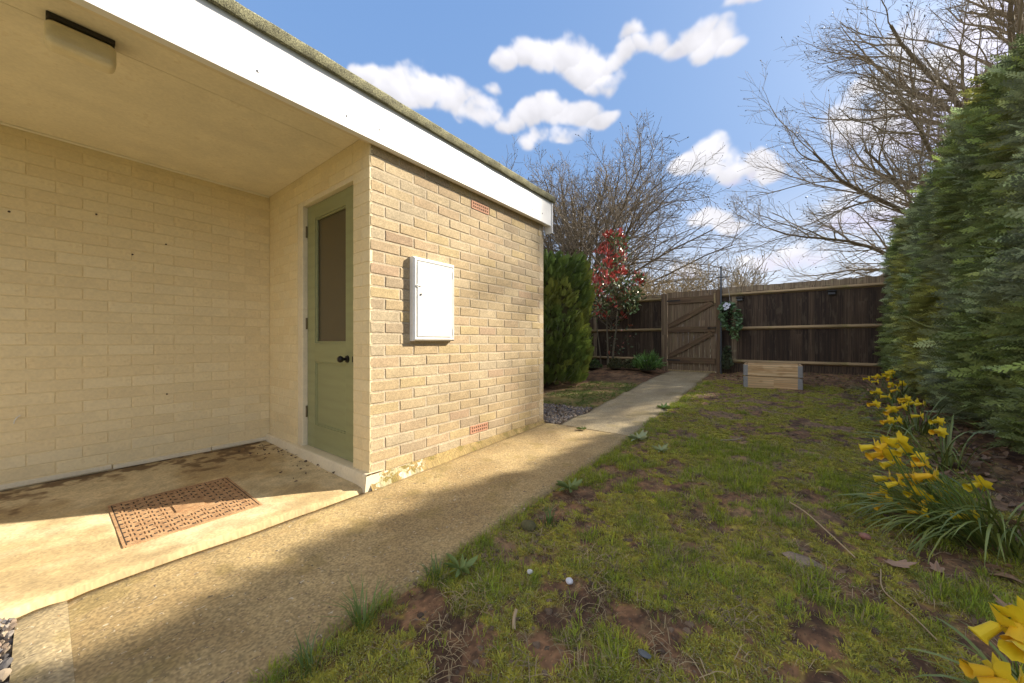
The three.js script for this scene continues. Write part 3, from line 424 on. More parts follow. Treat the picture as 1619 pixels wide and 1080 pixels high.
{
  const p = (name, label, n0, n1, y1, mat) => { const o = single(name, metreUV(new RoundedBoxGeometry(n1 - n0, y1 + 0.1, 0.1, 2, 0.006)).translate(0, (y1 - 0.1) / 2, 0), mat, label, 'gate post', V((n0 + n1) / 2, FU - 0.02, 0.2)); return o; };
  p('gate_post', 'weathered grey wooden gate post on the hinge side', -0.362, -0.238, 1.87, gateMats[0]);
  p('gate_post', 'dark wooden gate post beside the thin metal pole', 0.8, 0.875, 1.88, braceMat);
  const g = thing('garden_gate', 'brown ledged and braced wooden garden gate at the path end', 'gate', V(-0.23, FU - 0.02, 0.25)), R = rng(47), W = 1.022, Hh = 1.835;
  for (let i = 0; i < 9; i++) { const w = W / 9, b = new THREE.BoxGeometry(w - 0.005, Hh + (R() - 0.5) * 0.015, 0.018); metreUV(b, R() * 4, R() * 4); const m = part('board', b, gateMats[(R() * 3) | 0], g); m.position.set((i + 0.5) * w, Hh / 2 + 0.005, -0.012 + (R() - 0.5) * 0.003); }
  const ledge = (y, h) => { const b = new RoundedBoxGeometry(W - 0.03, h, 0.032, 1, 0.004); metreUV(b); b.rotateZ(0); const uv = b.attributes.uv; for (let i = 0; i < uv.count; i++) uv.setXY(i, uv.getY(i), uv.getX(i)); const m = part('ledge', b, braceMat, g); m.position.set(W / 2, y, 0.0145); };
  ledge(1.64, 0.15); ledge(0.955, 0.13); ledge(0.24, 0.14);
  for (const [y0, y1] of [[0.33, 0.87], [1.04, 1.55]]) { const a = new THREE.Vector3(0.04, y0, 0), b = new THREE.Vector3(W - 0.07, y1, 0), Ln = a.distanceTo(b), q = new RoundedBoxGeometry(0.115, Ln, 0.03, 1, 0.004); metreUV(q); const m = part('brace', q, braceMat, g); m.position.copy(a).lerp(b, 0.5); m.position.z = 0.0155; m.rotation.z = -Math.atan2(b.x - a.x, b.y - a.y); }
  part('latch', mergeGeometries([new THREE.BoxGeometry(0.16, 0.02, 0.012).translate(W - 0.07, 0.98, 0.037), new THREE.TorusGeometry(0.024, 0.005, 6, 14).translate(W - 0.14, 0.98, 0.036)]), blackMetal, g);
  part('strip', metreUV(new THREE.BoxGeometry(0.035, 0.22, 0.02)).translate(W - 0.02, 1.64, 0.041), railMat, g);
  for (const y of [1.64, 0.24]) part('strap_hinge', new THREE.BoxGeometry(0.3, 0.03, 0.006).translate(0.14, y, 0.034), darkMat, g);
  const sill = single('gate_threshold', metreUV(new RoundedBoxGeometry(1.0, 0.03, 0.06, 1, 0.005)), railMat, 'pale timber strip on the ground below the gate', 'threshold', V(0.28, FU - 0.03, 0.245));
  // thin pole with a small cross arm
  const pl = thing('metal_pole', 'thin dark metal pole with short cross arm by the gate', 'pole', V(0.895, FU - 0.075, 0.2));
  part('pole', new THREE.CylinderGeometry(0.017, 0.019, 2.36, 10).translate(0, 1.18, 0), std(lin(0.1, 0.11, 0.12), 0.5, { metalness: 0.5 }), pl);
  part('cross_arm', new THREE.BoxGeometry(0.24, 0.018, 0.018).translate(0.02, 2.13, 0.02), blackMetal, pl); part('cap', new THREE.CylinderGeometry(0.02, 0.02, 0.02, 10).translate(0, 2.365, 0), blackMetal, pl);
}
// foliage leaf: pointed blade folded a little along its rib, from origin along +y
function leafGeo(w, l, fold = 0.25, bend = 0.2) { const P = []; const idx = []; for (const [t, k] of [[0, 0.12], [0.3, 0.85], [0.6, 1], [0.85, 0.55], [1, 0.02]]) { const z = -bend * l * t * t; P.push(-w / 2 * k, t * l, z + fold * w * k * 0.5, 0, t * l, z, w / 2 * k, t * l, z + fold * w * k * 0.5); } for (let i = 0; i < 4; i++) { const a = i * 3; idx.push(a, a + 1, a + 3, a + 1, a + 4, a + 3, a + 1, a + 2, a + 4, a + 2, a + 5, a + 4); } return fromArrays(P, idx); }
function leafMat(r, g, b, rough = 0.55, tr = 0) { return new THREE.MeshPhysicalMaterial({ color: lin(r, g, b), roughness: rough, side: THREE.DoubleSide, transmission: tr, thickness: 0 }); }
const Q = new THREE.Quaternion(), UP = new THREE.Vector3(0, 1, 0);
function orient(dir, roll) { const q = new THREE.Quaternion().setFromUnitVectors(UP, dir.clone().normalize()); return q.multiply(Q.setFromAxisAngle(UP, roll)); }
// many small pieces as one part
function scatter(name, geo, mat, parent, list, kind = 'stuff') {
  const m = new THREE.InstancedMesh(geo, mat, list.length); m.name = name; const M = new THREE.Matrix4(), S = new THREE.Vector3(); let hasC = false;
  list.forEach((o, i) => { S.setScalar(1).multiplyScalar(o.s); if (o.sv) S.multiply(o.sv); M.compose(o.p, o.q, S); m.setMatrixAt(i, M); if (o.c) { m.setColorAt(i, o.c); hasC = true; } });
  m.userData.kind = kind; parent.add(m); return m;
}
{ // trailing plant hanging from the pole
  const h = thing('hanging_plant', 'hanging trailing ivy with white flowers beside the gate', 'plant', V(1.02, FU - 0.14, 0.9)), R = rng(51), list = [];
  for (let i = 0; i < 330; i++) { const t = R(), a = R() * 6.28, r = (0.05 + 0.13 * Math.sin(Math.PI * Math.min(1, t * 0.9 + 0.1))) * Math.sqrt(R()); const p = new THREE.Vector3(Math.cos(a) * r * 1.05 + 0.1 * (1 - t), 0.28 + t * 0.6, Math.sin(a) * r); const g = 0.7 + R() * 0.8; list.push({ p, q: orient(new THREE.Vector3(Math.cos(a), -0.5 + R() * 0.6, Math.sin(a)), R() * 6), s: 0.7 + R() * 0.6, c: lin(0.1 * g, 0.17 * g, 0.075 * g) }); }
  for (let i = 0; i < 60; i++) list.push({ p: new THREE.Vector3(0.14 + (R() - 0.5) * 0.16, 0.1 + R() * 0.25, (R() - 0.5) * 0.1), q: orient(new THREE.Vector3(R() - 0.5, -0.6, R() - 0.3), R() * 6), s: 0.6 + R() * 0.5, c: lin(0.13, 0.2, 0.07) });
  scatter('leaves', leafGeo(0.05, 0.07), leafMat(1, 1, 1), h, list);
  part('hanger', tube([new THREE.Vector3(0, 1.42, 0.06), new THREE.Vector3(0.02, 1.2, 0.05), new THREE.Vector3(0.05, 0.95, 0.02), new THREE.Vector3(0.05, 0.75, 0)], 0.005), std(lin(0.5, 0.48, 0.44), 0.7), h);
  const fl = mergeGeometries([0, 1, 2, 3, 4].map(i => leafGeo(0.04, 0.05, 0.1, 0.2).rotateX(0.9).rotateY(i * 1.257))); for (const [x, y, z] of [[-0.03, 0.78, 0.15], [0.03, 0.74, 0.17], [0.0, 0.82, 0.14], [0.05, 0.8, 0.13], [-0.01, 0.71, 0.16]]) { const m = part('white_flower', fl, std(lin(0.72, 0.74, 0.8), 0.7, { side: THREE.DoubleSide }), h); m.position.set(x, y, z); m.rotation.x = 1.2; }
}
for (const [n, y, lb] of [[1.235, 1.87, 'small black fence lamp nearest the metal pole'], [2.72, 1.885, 'small black fence lamp nearest the tall hedge']]) {
  const c = thing('fence_lamp', lb, 'lamp', V(n, FU - 0.0, y - 0.06), 'small lamps under the top rail');
  part('housing', new RoundedBoxGeometry(0.13, 0.035, 0.08, 2, 0.008).translate(0, 0.06, 0.035), blackMetal, c); part('lens', new RoundedBoxGeometry(0.11, 0.05, 0.045, 2, 0.008).translate(0, 0.018, 0.02), std(lin(0.05, 0.055, 0.06), 0.3), c);
}
{ // timber planter of two stacked collars
  const c = thing('timber_planter', 'pale timber planter of two stacked collars with metal corner hinges', 'planter', V(1.475, 5.93, 0.16)); c.rotation.y = 0.03;
  const W = 0.775, D = 0.62, Hh = 0.19, R = rng(61);
  for (let k = 0; k < 2; k++) { const y = k * 0.196 + Hh / 2, sp = (x, z, w, d) => { const g = new RoundedBoxGeometry(w, Hh, d, 1, 0.003); metreUV(g, R() * 3, R() * 3); const uv = g.attributes.uv; for (let i = 0; i < uv.count; i++) uv.setXY(i, uv.getY(i) * 0.7, uv.getX(i)); const m = part('board', g, newWood[(R() * 2) | 0], c); m.position.set(x, y + (k ? 0.003 : 0), z + (R() - 0.5) * 0.006); };
    sp(W / 2, -0.011, W - 0.05, 0.02); sp(W / 2, -D + 0.011, W - 0.05, 0.02); sp(0.011, -D / 2, 0.02, D - 0.05); sp(W - 0.011, -D / 2, 0.02, D - 0.05);
    for (const [x, z] of [[0, 0], [W, 0], [0, -D], [W, -D]]) { const sx = x ? -1 : 1, sz = z ? 1 : -1; const pl = [new THREE.BoxGeometry(0.055, Hh - 0.01, 0.004).translate(x + sx * 0.032, y, z - sz * 0.002), new THREE.BoxGeometry(0.004, Hh - 0.01, 0.055).translate(x - sx * 0.002, y, z + sz * 0.032)]; for (let i = 0; i < 9; i++) pl.push(new THREE.CylinderGeometry(0.009, 0.009, 0.014, 8).translate(x + sx * 0.003, y - 0.08 + i * 0.02, z + sz * 0.003)); part('corner_hinge', mergeGeometries(pl), galv, c); } }
  part('compost', sheet(0.02, W - 0.02, 0.02, D - 0.02, 0.05, 0.05, (n, u) => 0.27 + (fbm(n * 12, u * 12, 3, 71) - 0.5) * 0.04), soilMat, c);
}

// ---------------------------------------------------------------- conifer foliage
// a flat feathery spray: stem along +y, branchlets to both sides, each with finer scale twigs
function sprayGeo(seed, pairs, spread, droop) {
  const R = rng(seed), P = [], idx = []; const V3 = (x, y, z) => [x, y, z];
  const blade = (a, b, w) => { const dx = b[0] - a[0], dy = b[1] - a[1], l = Math.hypot(dx, dy) || 1, nx = -dy / l * w, ny = dx / l * w, m = [mix(a[0], b[0], 0.55), mix(a[1], b[1], 0.55), mix(a[2], b[2], 0.55) + w * 0.6], k = P.length / 3; P.push(a[0], a[1], a[2], m[0] + nx, m[1] + ny, m[2], b[0], b[1], b[2], m[0] - nx, m[1] - ny, m[2]); idx.push(k, k + 1, k + 2, k, k + 2, k + 3); };
  const zc = (y, x) => -droop * y * y - 0.25 * Math.abs(x) * Math.abs(x) * 2 + (R() - 0.5) * 0.03;
  blade([0, 0, 0], [0, 0.55, zc(0.55, 0)], 0.022); blade([0, 0.5, zc(0.5, 0)], [0, 1, zc(1, 0)], 0.022);
  for (let i = 0; i < pairs; i++) for (const s of [-1, 1]) { const y = 0.1 + 0.86 * (i + (s > 0 ? 0.5 : 0)) / pairs, len = spread * (1 - y * 0.75) * (0.75 + R() * 0.4), an = 0.72 + R() * 0.25, bx = s * Math.sin(an) * len, by = y + Math.cos(an) * len, a = [0, y, zc(y, 0)], b = [bx, by, zc(by, bx)]; blade(a, b, 0.022);
    for (let j = 0; j < 4; j++) for (const q of [-1, 1]) { const t = 0.22 + 0.2 * j, l2 = len * 0.36 * (1 - t * 0.5), x0 = bx * t, y0 = mix(y, by, t), a2 = Math.atan2(bx, by - y) + q * 0.62, c = [x0 + Math.sin(a2) * l2, y0 + Math.cos(a2) * l2]; blade([x0, y0, mix(a[2], b[2], t)], [c[0], c[1], zc(c[1], c[0])], 0.021); } }
  return fromArrays(P, idx);
}
const sprayA = sprayGeo(801, 10, 0.3, 0.12), sprayB = sprayGeo(802, 9, 0.24, 0.3), sprayC = sprayGeo(803, 9, 0.46, 0.15);
const coniferMat = leafMat(1, 1, 1, 0.9, 0.35);
const HT = u => 2.98 - 0.55 * sm(5.4, 7.7, u) + 0.28 * (1 - sm(3.4, 5.2, u)) + (fbm(u * 1.4, 2, 3, 811) - 0.5) * 0.3; // height of the right hedge
{
  const h = thing('conifer_hedge', 'tall dense green conifer hedge along the right side of the lawn', 'hedge', V(4.0, 4, 0)), R = rng(83), la = [], lb = [];
  const face = (u, y) => 3.44 + 0.1 * sm(4.5, 7, u) + (fbm(u * 1.6, y * 1.6, 3, 821) - 0.5) * 0.42 + 0.22 * sm(2.1, 3.3, y - gy(3.4, u)) ** 2 - 0.06 * Math.sin(Math.min(1, y / 2) * Math.PI);
  const put = (p, out) => { const dir = out.clone().add(new THREE.Vector3((R() - 0.5) * 0.5, (R() - 0.5) * 0.6 - 0.05, (R() - 0.5) * 0.7)).normalize(); const g = (R() < 0.2 ? 1.35 : 0.5) + R() * 0.6, yl = fbm(p.z * 1.3 + 8, p.y * 1.3, 3, 825), bl = sm(0.5, 0.62, fbm(p.z * 2.2, p.y * 2.2 + 9, 3, 827)); const c = mix3(mix3([0.28, 0.35, 0.1], [0.4, 0.41, 0.095], sm(0.5, 0.68, yl)), [0.39, 0.45, 0.26], bl * 0.75); (R() < 0.5 ? la : lb).push({ p, q: orient(dir, R() * 6.28), s: 0.1 + R() * 0.12 + (R() < 0.06 ? 0.1 : 0), c: lin(c[0] * g, c[1] * g, c[2] * g) }); };
  const loc = (n, u, y) => new THREE.Vector3(n - 4, y, -(u - 4));
  for (let i = 0; i < 42000; i++) { const u = 0.4 + R() ** 0.8 * 7.4, H = HT(u) + 0.12, y = 0.12 + gy(3.4, u) + R() * (H - 0.2 - gy(3.4, u)); put(loc(face(u, y) + 0.04 + R() * 0.2, u, y), new THREE.Vector3(-1, 0.12 + 0.5 * sm(2.2, 3, y), 0.05)); }
  for (let i = 0; i < 3600; i++) { const u = 0.4 + R() * 7.4, n = 3.6 + R() * 1.1; put(loc(n, u, HT(u) - 0.06 - 0.25 * Math.abs(n - 3.9) + R() * 0.14), new THREE.Vector3(-0.3, 1, (R() - 0.5))); }
  for (let i = 0; i < 1800; i++) { const y = 0.3 + R() * 2.2, n = 3.45 + R() * 1.1; put(loc(n, 7.72 + R() * 0.15, y), new THREE.Vector3(-0.4, 0.2, -1)); }
  for (let i = 0; i < 900; i++) { const u = 0.4 + R() * 7.3; const y = HT(u) * (0.8 + R() * 0.2); put(loc(4.7 + R() * 0.15, u, y), new THREE.Vector3(1, 0.3, 0)); }
  scatter('foliage', sprayA, coniferMat, h, la); scatter('foliage', sprayB, coniferMat, h, lb);
  // dense inner growth
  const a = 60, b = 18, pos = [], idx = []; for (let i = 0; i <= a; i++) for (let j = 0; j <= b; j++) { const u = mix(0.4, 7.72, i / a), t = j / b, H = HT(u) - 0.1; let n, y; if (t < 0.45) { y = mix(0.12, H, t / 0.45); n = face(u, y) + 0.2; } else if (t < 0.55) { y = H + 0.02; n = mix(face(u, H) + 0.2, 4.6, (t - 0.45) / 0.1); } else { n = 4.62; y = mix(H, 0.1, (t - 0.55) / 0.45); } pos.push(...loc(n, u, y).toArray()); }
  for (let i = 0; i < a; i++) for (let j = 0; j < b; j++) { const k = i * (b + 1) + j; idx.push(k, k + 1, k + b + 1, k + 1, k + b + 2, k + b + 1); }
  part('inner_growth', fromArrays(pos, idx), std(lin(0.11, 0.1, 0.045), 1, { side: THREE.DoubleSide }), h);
  for (let i = 0; i < 7; i++) { const u = 0.8 + i * 1.08; part('trunk', new THREE.CylinderGeometry(0.04, 0.06, 0.8, 8).translate(...loc(4.0 + (R() - 0.5) * 0.2, u, 0.3).toArray()), std(lin(0.1, 0.07, 0.05), 0.9), h); }
}
{
  const h = thing('conifer_bush', 'bushy yellow green conifer just past the brick corner', 'bush', V(-1.75, 4.6, 0.1)), R = rng(85), la = [];
  const rad = (a, y) => (0.66 + 0.42 * fbm(Math.cos(a) * 2 + 3, y * 2.2 + Math.sin(a) * 2, 3, 831)) * (0.9 + 0.1 * sm(0, 0.5, y)) * (1 - 0.1 * sm(1.9, 2.3, y)) * (1 + 0.1 * Math.cos(4 * a));
  for (let i = 0; i < 7000; i++) { const a = R() * 6.283, y = 0.06 + R() * 2.2, r = rad(a, y) - R() * 0.16, dir = new THREE.Vector3(Math.cos(a), 0.75 + R() * 0.7, Math.sin(a) * 0.9).add(new THREE.Vector3((R() - 0.5) * 0.8, 0, (R() - 0.5) * 0.8)), g = 0.6 + R() * 0.8, yl = sm(0.42, 0.62, fbm(a * 2, y * 2.5, 3, 833)); const c = mix3([0.17, 0.25, 0.045], [0.32, 0.36, 0.065], yl);
    la.push({ p: new THREE.Vector3(Math.cos(a) * r, y, Math.sin(a) * r * 1.2), q: orient(dir, R() * 6.28), s: 0.11 + R() * 0.11, c: lin(c[0] * g, c[1] * g, c[2] * g) }); }
  for (let i = 0; i < 700; i++) { const a = R() * 6.283, r = Math.sqrt(R()) * 0.7; la.push({ p: new THREE.Vector3(Math.cos(a) * r, 2.12 - r * 0.1 + R() * 0.1, Math.sin(a) * r * 1.2), q: orient(new THREE.Vector3(R() - 0.5, 1.3, R() - 0.5), R() * 6), s: 0.14 + R() * 0.12, c: lin(0.07, 0.11, 0.025) }); }
  scatter('foliage', sprayC, coniferMat, h, la);
  const g = new THREE.SphereGeometry(1, 24, 16), p = g.attributes.position; for (let i = 0; i < p.count; i++) { const y = (p.getY(i) + 1) * 1.06 + 0.05, a = Math.atan2(p.getZ(i), p.getX(i)), k = Math.sqrt(Math.max(0, 1 - p.getY(i) ** 8)) * (rad(a, y) - 0.16); p.setXYZ(i, Math.cos(a) * k, y, Math.sin(a) * k * 1.2); } g.computeVertexNormals(); part('inner_growth', g, std(lin(0.11, 0.1, 0.04), 1), h);
}

// ---------------------------------------------------------------- bare trees
class Limbs { // tapered tubes gathered into one geometry
  constructor() { this.p = []; this.i = []; }
  add(pts, r0, r1, sides) { const base = this.p.length / 3, N = pts.length, t = new THREE.Vector3(), a = new THREE.Vector3(), b = new THREE.Vector3(); let ref = new THREE.Vector3(0.3, 0.2, 0.9);
    for (let k = 0; k < N; k++) { t.copy(pts[Math.min(N - 1, k + 1)]).sub(pts[Math.max(0, k - 1)]).normalize(); a.crossVectors(t, ref).normalize(); b.crossVectors(t, a); ref = b.clone().negate().cross(t).lengthSq() > 0.01 ? ref : new THREE.Vector3(1, 0, 0); const r = mix(r0, r1, k / (N - 1)); for (let s = 0; s < sides; s++) { const q = s / sides * 6.2832, x = Math.cos(q) * r, y = Math.sin(q) * r; this.p.push(pts[k].x + a.x * x + b.x * y, pts[k].y + a.y * x + b.y * y, pts[k].z + a.z * x + b.z * y); } }
    for (let k = 0; k < N - 1; k++) for (let s = 0; s < sides; s++) { const c = base + k * sides + s, d = base + k * sides + (s + 1) % sides; this.i.push(c, d, c + sides, d, d + sides, c + sides); } }
  geo() { return fromArrays(this.p, this.i); }
}
function grow(Lm, R, p, dir, len, r, depth, o, tips) {
  const seg = depth === 0 ? 12 : depth === 1 ? 9 : depth === 2 ? 7 : 4, pts = [p.clone()], d = dir.clone().normalize(), dirs = [d.clone()];
  for (let k = 0; k < seg; k++) { d.add(new THREE.Vector3((R() - 0.5) * o.wig, (R() - 0.5) * o.wig + o.lift * (k / seg) * (depth < 2 ? 1 : 0.6), (R() - 0.5) * o.wig)).normalize(); pts.push(pts[k].clone().addScaledVector(d, len / seg)); dirs.push(d.clone()); }
  const end = depth >= o.max ? o.tip : Math.max(o.tip, r * 0.3); Lm[depth < 1 ? 0 : 1].add(pts, r, end, depth < 2 ? 6 : depth < 3 ? 4 : 3);
  if (depth >= o.max) { tips.push([pts[seg], d.clone()]); return; }
  const kids = o.kids[depth]; for (let i = 0; i < kids; i++) { const t = Math.min(0.99, (depth === 0 ? 0.22 : 0.14) + 0.84 * (i + R() * 0.9) / kids), k = Math.min(seg - 1, Math.floor(t * seg)), q = pts[k].clone().lerp(pts[k + 1], t * seg - k), ax = new THREE.Vector3(R() - 0.5, R() - 0.5, R() - 0.5).cross(dirs[k]).normalize(), nd = dirs[k].clone().applyAxisAngle(ax, 0.45 + R() * 0.6); if (o.pref) nd.addScaledVector(o.pref, 0.25); nd.y += o.up * (R() * 0.7 + 0.1);
    grow(Lm, R, q, nd, len * (0.34 + R() * 0.3) * (1.12 - t * 0.55), Math.max(o.tip, mix(r, end, t) * (0.5 + R() * 0.2)), depth + 1, o, tips); }
  tips.push([pts[seg], d.clone()]);
}
const barkMat = std(lin(1, 1, 1), 0.9, { map: tex(256, 256, (x, y) => { const f = fbm(x * 8, y * 20, 4, 851, 0); return mix3([122, 106, 80], [78, 66, 50], f); }), bumpMap: grainB, bumpScale: 0.01 });
const twigDark = std(lin(0.19, 0.15, 0.1), 0.9); const twigMat = std(lin(0.26, 0.205, 0.135), 0.9), twigPale = std(lin(0.34, 0.26, 0.14), 0.9);
const camR = new THREE.Vector3(0.7923, 0, -0.6101), camF = new THREE.Vector3(-0.6101, 0, -0.7923); // right and forward of the view, as directions on the ground
function bareTree(label, base, limbs, o, seed, budTint) {
  const t = thing('bare_tree', label, 'tree', base), R = rng(seed), Lm = [new Limbs(), new Limbs()], tips = [];
  const fork = o.fork; { const pts = []; for (let k = 0; k <= 8; k++) pts.push(new THREE.Vector3((R() - 0.5) * 0.05 * k / 4, fork * k / 8, (R() - 0.5) * 0.05 * k / 4)); Lm[0].add(pts, o.r * 1.25, o.r * 0.9, 9); }
  for (const [x, y, z, len, h, r] of limbs) { const d = camR.clone().multiplyScalar(x).addScaledVector(camF, z); d.y = y; grow(Lm, R, new THREE.Vector3((R() - 0.5) * 0.1, h, (R() - 0.5) * 0.1), d, len, o.r * (r ?? 0.55), 0, o, tips); }
  part('trunk', Lm[0].geo(), barkMat, t); part('crown', Lm[1].geo(), o.mat ?? twigMat, t);
  const list = []; for (const [p, d] of tips) if (R() < 0.4) list.push({ p, q: orient(d.clone().add(new THREE.Vector3(R() - 0.5, R() - 0.5, R() - 0.5)), R() * 6), s: 0.5 + R() * 0.8 });
  if (list.length) scatter('buds', leafGeo(0.02, 0.045), leafMat(...budTint), t, list);
  return t;
}
{
  const limbs = [], R = rng(89);
  for (let i = 0; i < 44; i++) { const a = i * 2.39996, t = (i + 0.5) / 44, el = mix(0.1, 1.45, t ** 0.8) + (R() - 0.5) * 0.15, cx = Math.cos(a), cz = Math.sin(a), len = (Math.cos(el) * (cx > 0 ? 4.6 : 3.7) + Math.sin(el) * 3.15) * (0.88 + R() * 0.16); limbs.push([cx * Math.cos(el), Math.sin(el), cz * Math.cos(el), len, 1.5 + 1.3 * t + R() * 0.2, 0.26 + R() * 0.14]); }
  bareTree('spreading bare tree behind the conifer bush, beyond the fence', V(-4.1, 11.2, 0.1), limbs, { fork: 2.6, r: 0.17, wig: 0.3, lift: -0.02, up: 0.12, max: 3, kids: [10, 7, 5], tip: 0.0038, mat: twigDark }, 91, [0.1, 0.075, 0.045]);
}
bareTree('large bare tree with sweeping limbs above the right hedge', V(7.0, 13.6, 0.1), [
  [-1, 0.2, -0.05, 6.8, 1.9, 0.4], [-1, 0.3, 0.15, 6.2, 2.7, 0.42], [-1, 0.42, -0.2, 6.2, 3.3, 0.45], [-1, 0.5, 0.25, 6.0, 4.0, 0.45], [-1, 0.55, -0.1, 5.6, 4.6, 0.45], [-1, 0.62, 0.2, 5.0, 5.4, 0.42], [-0.8, 0.8, -0.2, 4.4, 6.2, 0.4], [-1, 0.08, 0.35, 6.0, 2.2, 0.38], [-1, 0.3, -0.4, 5.0, 3.8, 0.38], [-1, 0.15, 0, 5.4, 3.0, 0.36], [0.3, 0.9, 0.8, 3.2, 5.6, 0.4], [0.5, 0.9, -0.3, 2.6, 6.4, 0.4], [0, 1, 0.2, 3.6, 7.2, 0.45], [-0.4, 0.6, 1, 4.4, 4.0, 0.4], [-0.7, 0.4, 0.9, 4.4, 3.0, 0.38],
], { fork: 7.6, r: 0.2, wig: 0.36, lift: 0.07, up: 0.16, max: 3, kids: [13, 8, 6], tip: 0.0027, pref: camR.clone().multiplyScalar(-1), mat: twigMat }, 92, [0.09, 0.07, 0.045]);
{ // pale twiggy thicket outside the gate: several bushes one can tell apart only roughly
  for (const [n, u, h, lb, sd] of [[-0.9, 10.4, 2.9, 'tan leafless bush showing above the fence left of gate', 94], [0.4, 11.0, 3.0, 'tan leafless bush showing directly above the garden gate', 95]]) {
    const R = rng(sd), limbs = []; for (let i = 0; i < 18; i++) { const a = R() * 6.28, k = 0.35 + R() * 0.6; limbs.push([Math.cos(a) * k, 1.2, Math.sin(a) * k, h * (0.7 + R() * 0.25), 0.1, 0.5]); }
    const t = bareTree(lb, V(n, u, 0.12), limbs, { fork: 0.2, r: 0.045, wig: 0.36, lift: 0.08, up: 0.3, max: 2, kids: [14, 7], tip: 0.005, mat: twigPale }, sd + 10, [0.14, 0.1, 0.05]); t.name = numbered('bare_bush'); t.userData.category = 'bush'; t.userData.group = 'leafless bushes beyond the fence';
  }
}
{ // red leaved shrub on two bare stems
  const t = thing('photinia_shrub', 'tall shrub with scarlet young leaves on bare stems', 'shrub', V(-1.42, 7.25, 0.25)), R = rng(97), red = [], grn = [], Lm = new Limbs(), w = (x, y, z) => new THREE.Vector3(x, y, z);
  for (const [x, z, tx, tz] of [[-0.05, 0, 0.0, 0.05], [0.08, 0.05, 0.12, -0.02], [-0.2, 0.05, -0.14, 0]]) { const top = 1.5 + R() * 0.5; Lm.add([w(x, 0, z), w(x + tx * 0.3, 0.5, z), w(x + tx * 0.8, 1, z + tz), w(x + tx, top, z + tz)], x < -0.1 ? 0.015 : 0.03, 0.014, 7); }
  const blobs = []; for (let i = 0; i < 210; i++) { const y = 1.28 + R() ** 0.9 * 2.05, k = y < 2.2 ? 0.7 : 0.7 * (1 - 0.75 * (y - 2.2) / 1.1), a = R() * 6.28, r = Math.sqrt(R()) * k; blobs.push([Math.cos(a) * r + 0.08, y, Math.sin(a) * r]); Lm.add([w(0.05, Math.min(1.9, y - 0.35), 0), w(Math.cos(a) * r * 0.6 + 0.07, y - 0.15, Math.sin(a) * r * 0.6), w(Math.cos(a) * r + 0.08, y, Math.sin(a) * r)], 0.009, 0.004, 4); }
  part('stems', Lm.geo(), std(lin(0.24, 0.2, 0.13), 0.85, { map: grain }), t);
  for (const [x, y, z] of blobs) { const isRed = R() < 0.2 + 0.5 * sm(1.6, 2.9, y); for (let j = 0; j < (y > 2.7 ? 8 : 15); j++) { const d = new THREE.Vector3(R() - 0.5, R() - 0.3, R() - 0.5).normalize(), p = w(x + d.x * 0.13 * R(), y + d.y * 0.13 * R() - 0.04, z + d.z * 0.13 * R()), up = isRed ? 0.9 : 0.15; const g = 0.6 + R() * 0.7; (isRed ? red : grn).push({ p, q: orient(d.add(w(0, up, 0)), R() * 6.28), s: 0.75 + R() * 0.5, c: isRed ? lin(0.52 * g, 0.085 * g, 0.06 * g) : R() < 0.25 ? lin(0.24 * g, 0.2 * g, 0.07 * g) : lin(0.12 * g, 0.18 * g, 0.065 * g) }); } }
  for (let i = 0; i < 60; i++) grn.push({ p: w(0.1 + (R() - 0.3) * 0.7, 0.35 + R() * 0.75, (R() - 0.5) * 0.5), q: orient(w(R() - 0.5, R() - 0.5, R() - 0.5), R() * 6), s: 0.6 + R() * 0.4, c: R() < 0.3 ? lin(0.25, 0.06, 0.03) : lin(0.09, 0.12, 0.06) });
  scatter('red_leaves', leafGeo(0.04, 0.095), leafMat(1, 1, 1, 0.4), t, red); scatter('green_leaves', leafGeo(0.045, 0.095), leafMat(1, 1, 1, 0.35), t, grn);
}
// ---------------------------------------------------------------- low plants in the bed
function leafyMound(name, label, n, u, r, h, count, cols, geo, seed, group, white) {
  const t = thing(name, label, 'plant', V(n, u, gy(n, u) + 0.03 + 0.06 * sm(6, 7.2, u)), group), R = rng(seed), list = [];
  for (let i = 0; i < count; i++) { const a = R() * 6.28, e = R() * 1.4, k = R() ** 0.3, p = new THREE.Vector3(Math.cos(a) * Math.cos(e) * r * k, Math.sin(e) * h * k, Math.sin(a) * Math.cos(e) * r * k), c = cols[(R() * cols.length) | 0], g = 0.6 + R() * 0.8; list.push({ p, q: orient(new THREE.Vector3(Math.cos(a), 0.8 + R(), Math.sin(a)), R() * 6.28), s: 0.7 + R() * 0.6, c: lin(c[0] * g, c[1] * g, c[2] * g) }); }
  scatter('leaves', geo, leafMat(1, 1, 1, 0.5), t, list);
  const b = new THREE.SphereGeometry(1, 14, 8, 0, 6.2832, 0, Math.PI / 2); b.scale(r * 0.7, h * 0.7, r * 0.7); part('stems', b, std(lin(0.04, 0.045, 0.02), 1), t);
  if (white) for (let i = 0; i < white; i++) { const a = R() * 6.28, q = Math.sqrt(R()) * r * 0.9; const m = part('white_flower', white3, std(lin(0.75, 0.76, 0.7), 0.7, { side: THREE.DoubleSide }), t); m.position.set(Math.cos(a) * q, h * (0.8 + R() * 0.35), Math.sin(a) * q); m.rotation.set(2.6 + R() * 0.6, R() * 6, 0); }
}
const white3 = mergeGeometries([0, 1, 2].map(i => leafGeo(0.012, 0.026, 0.2, 0.3).rotateX(0.6).rotateY(i * 2.094)));
const gr1 = [[0.07, 0.12, 0.03], [0.1, 0.16, 0.045], [0.06, 0.1, 0.03]], ol = [[0.09, 0.1, 0.035], [0.12, 0.11, 0.045], [0.07, 0.08, 0.03]];
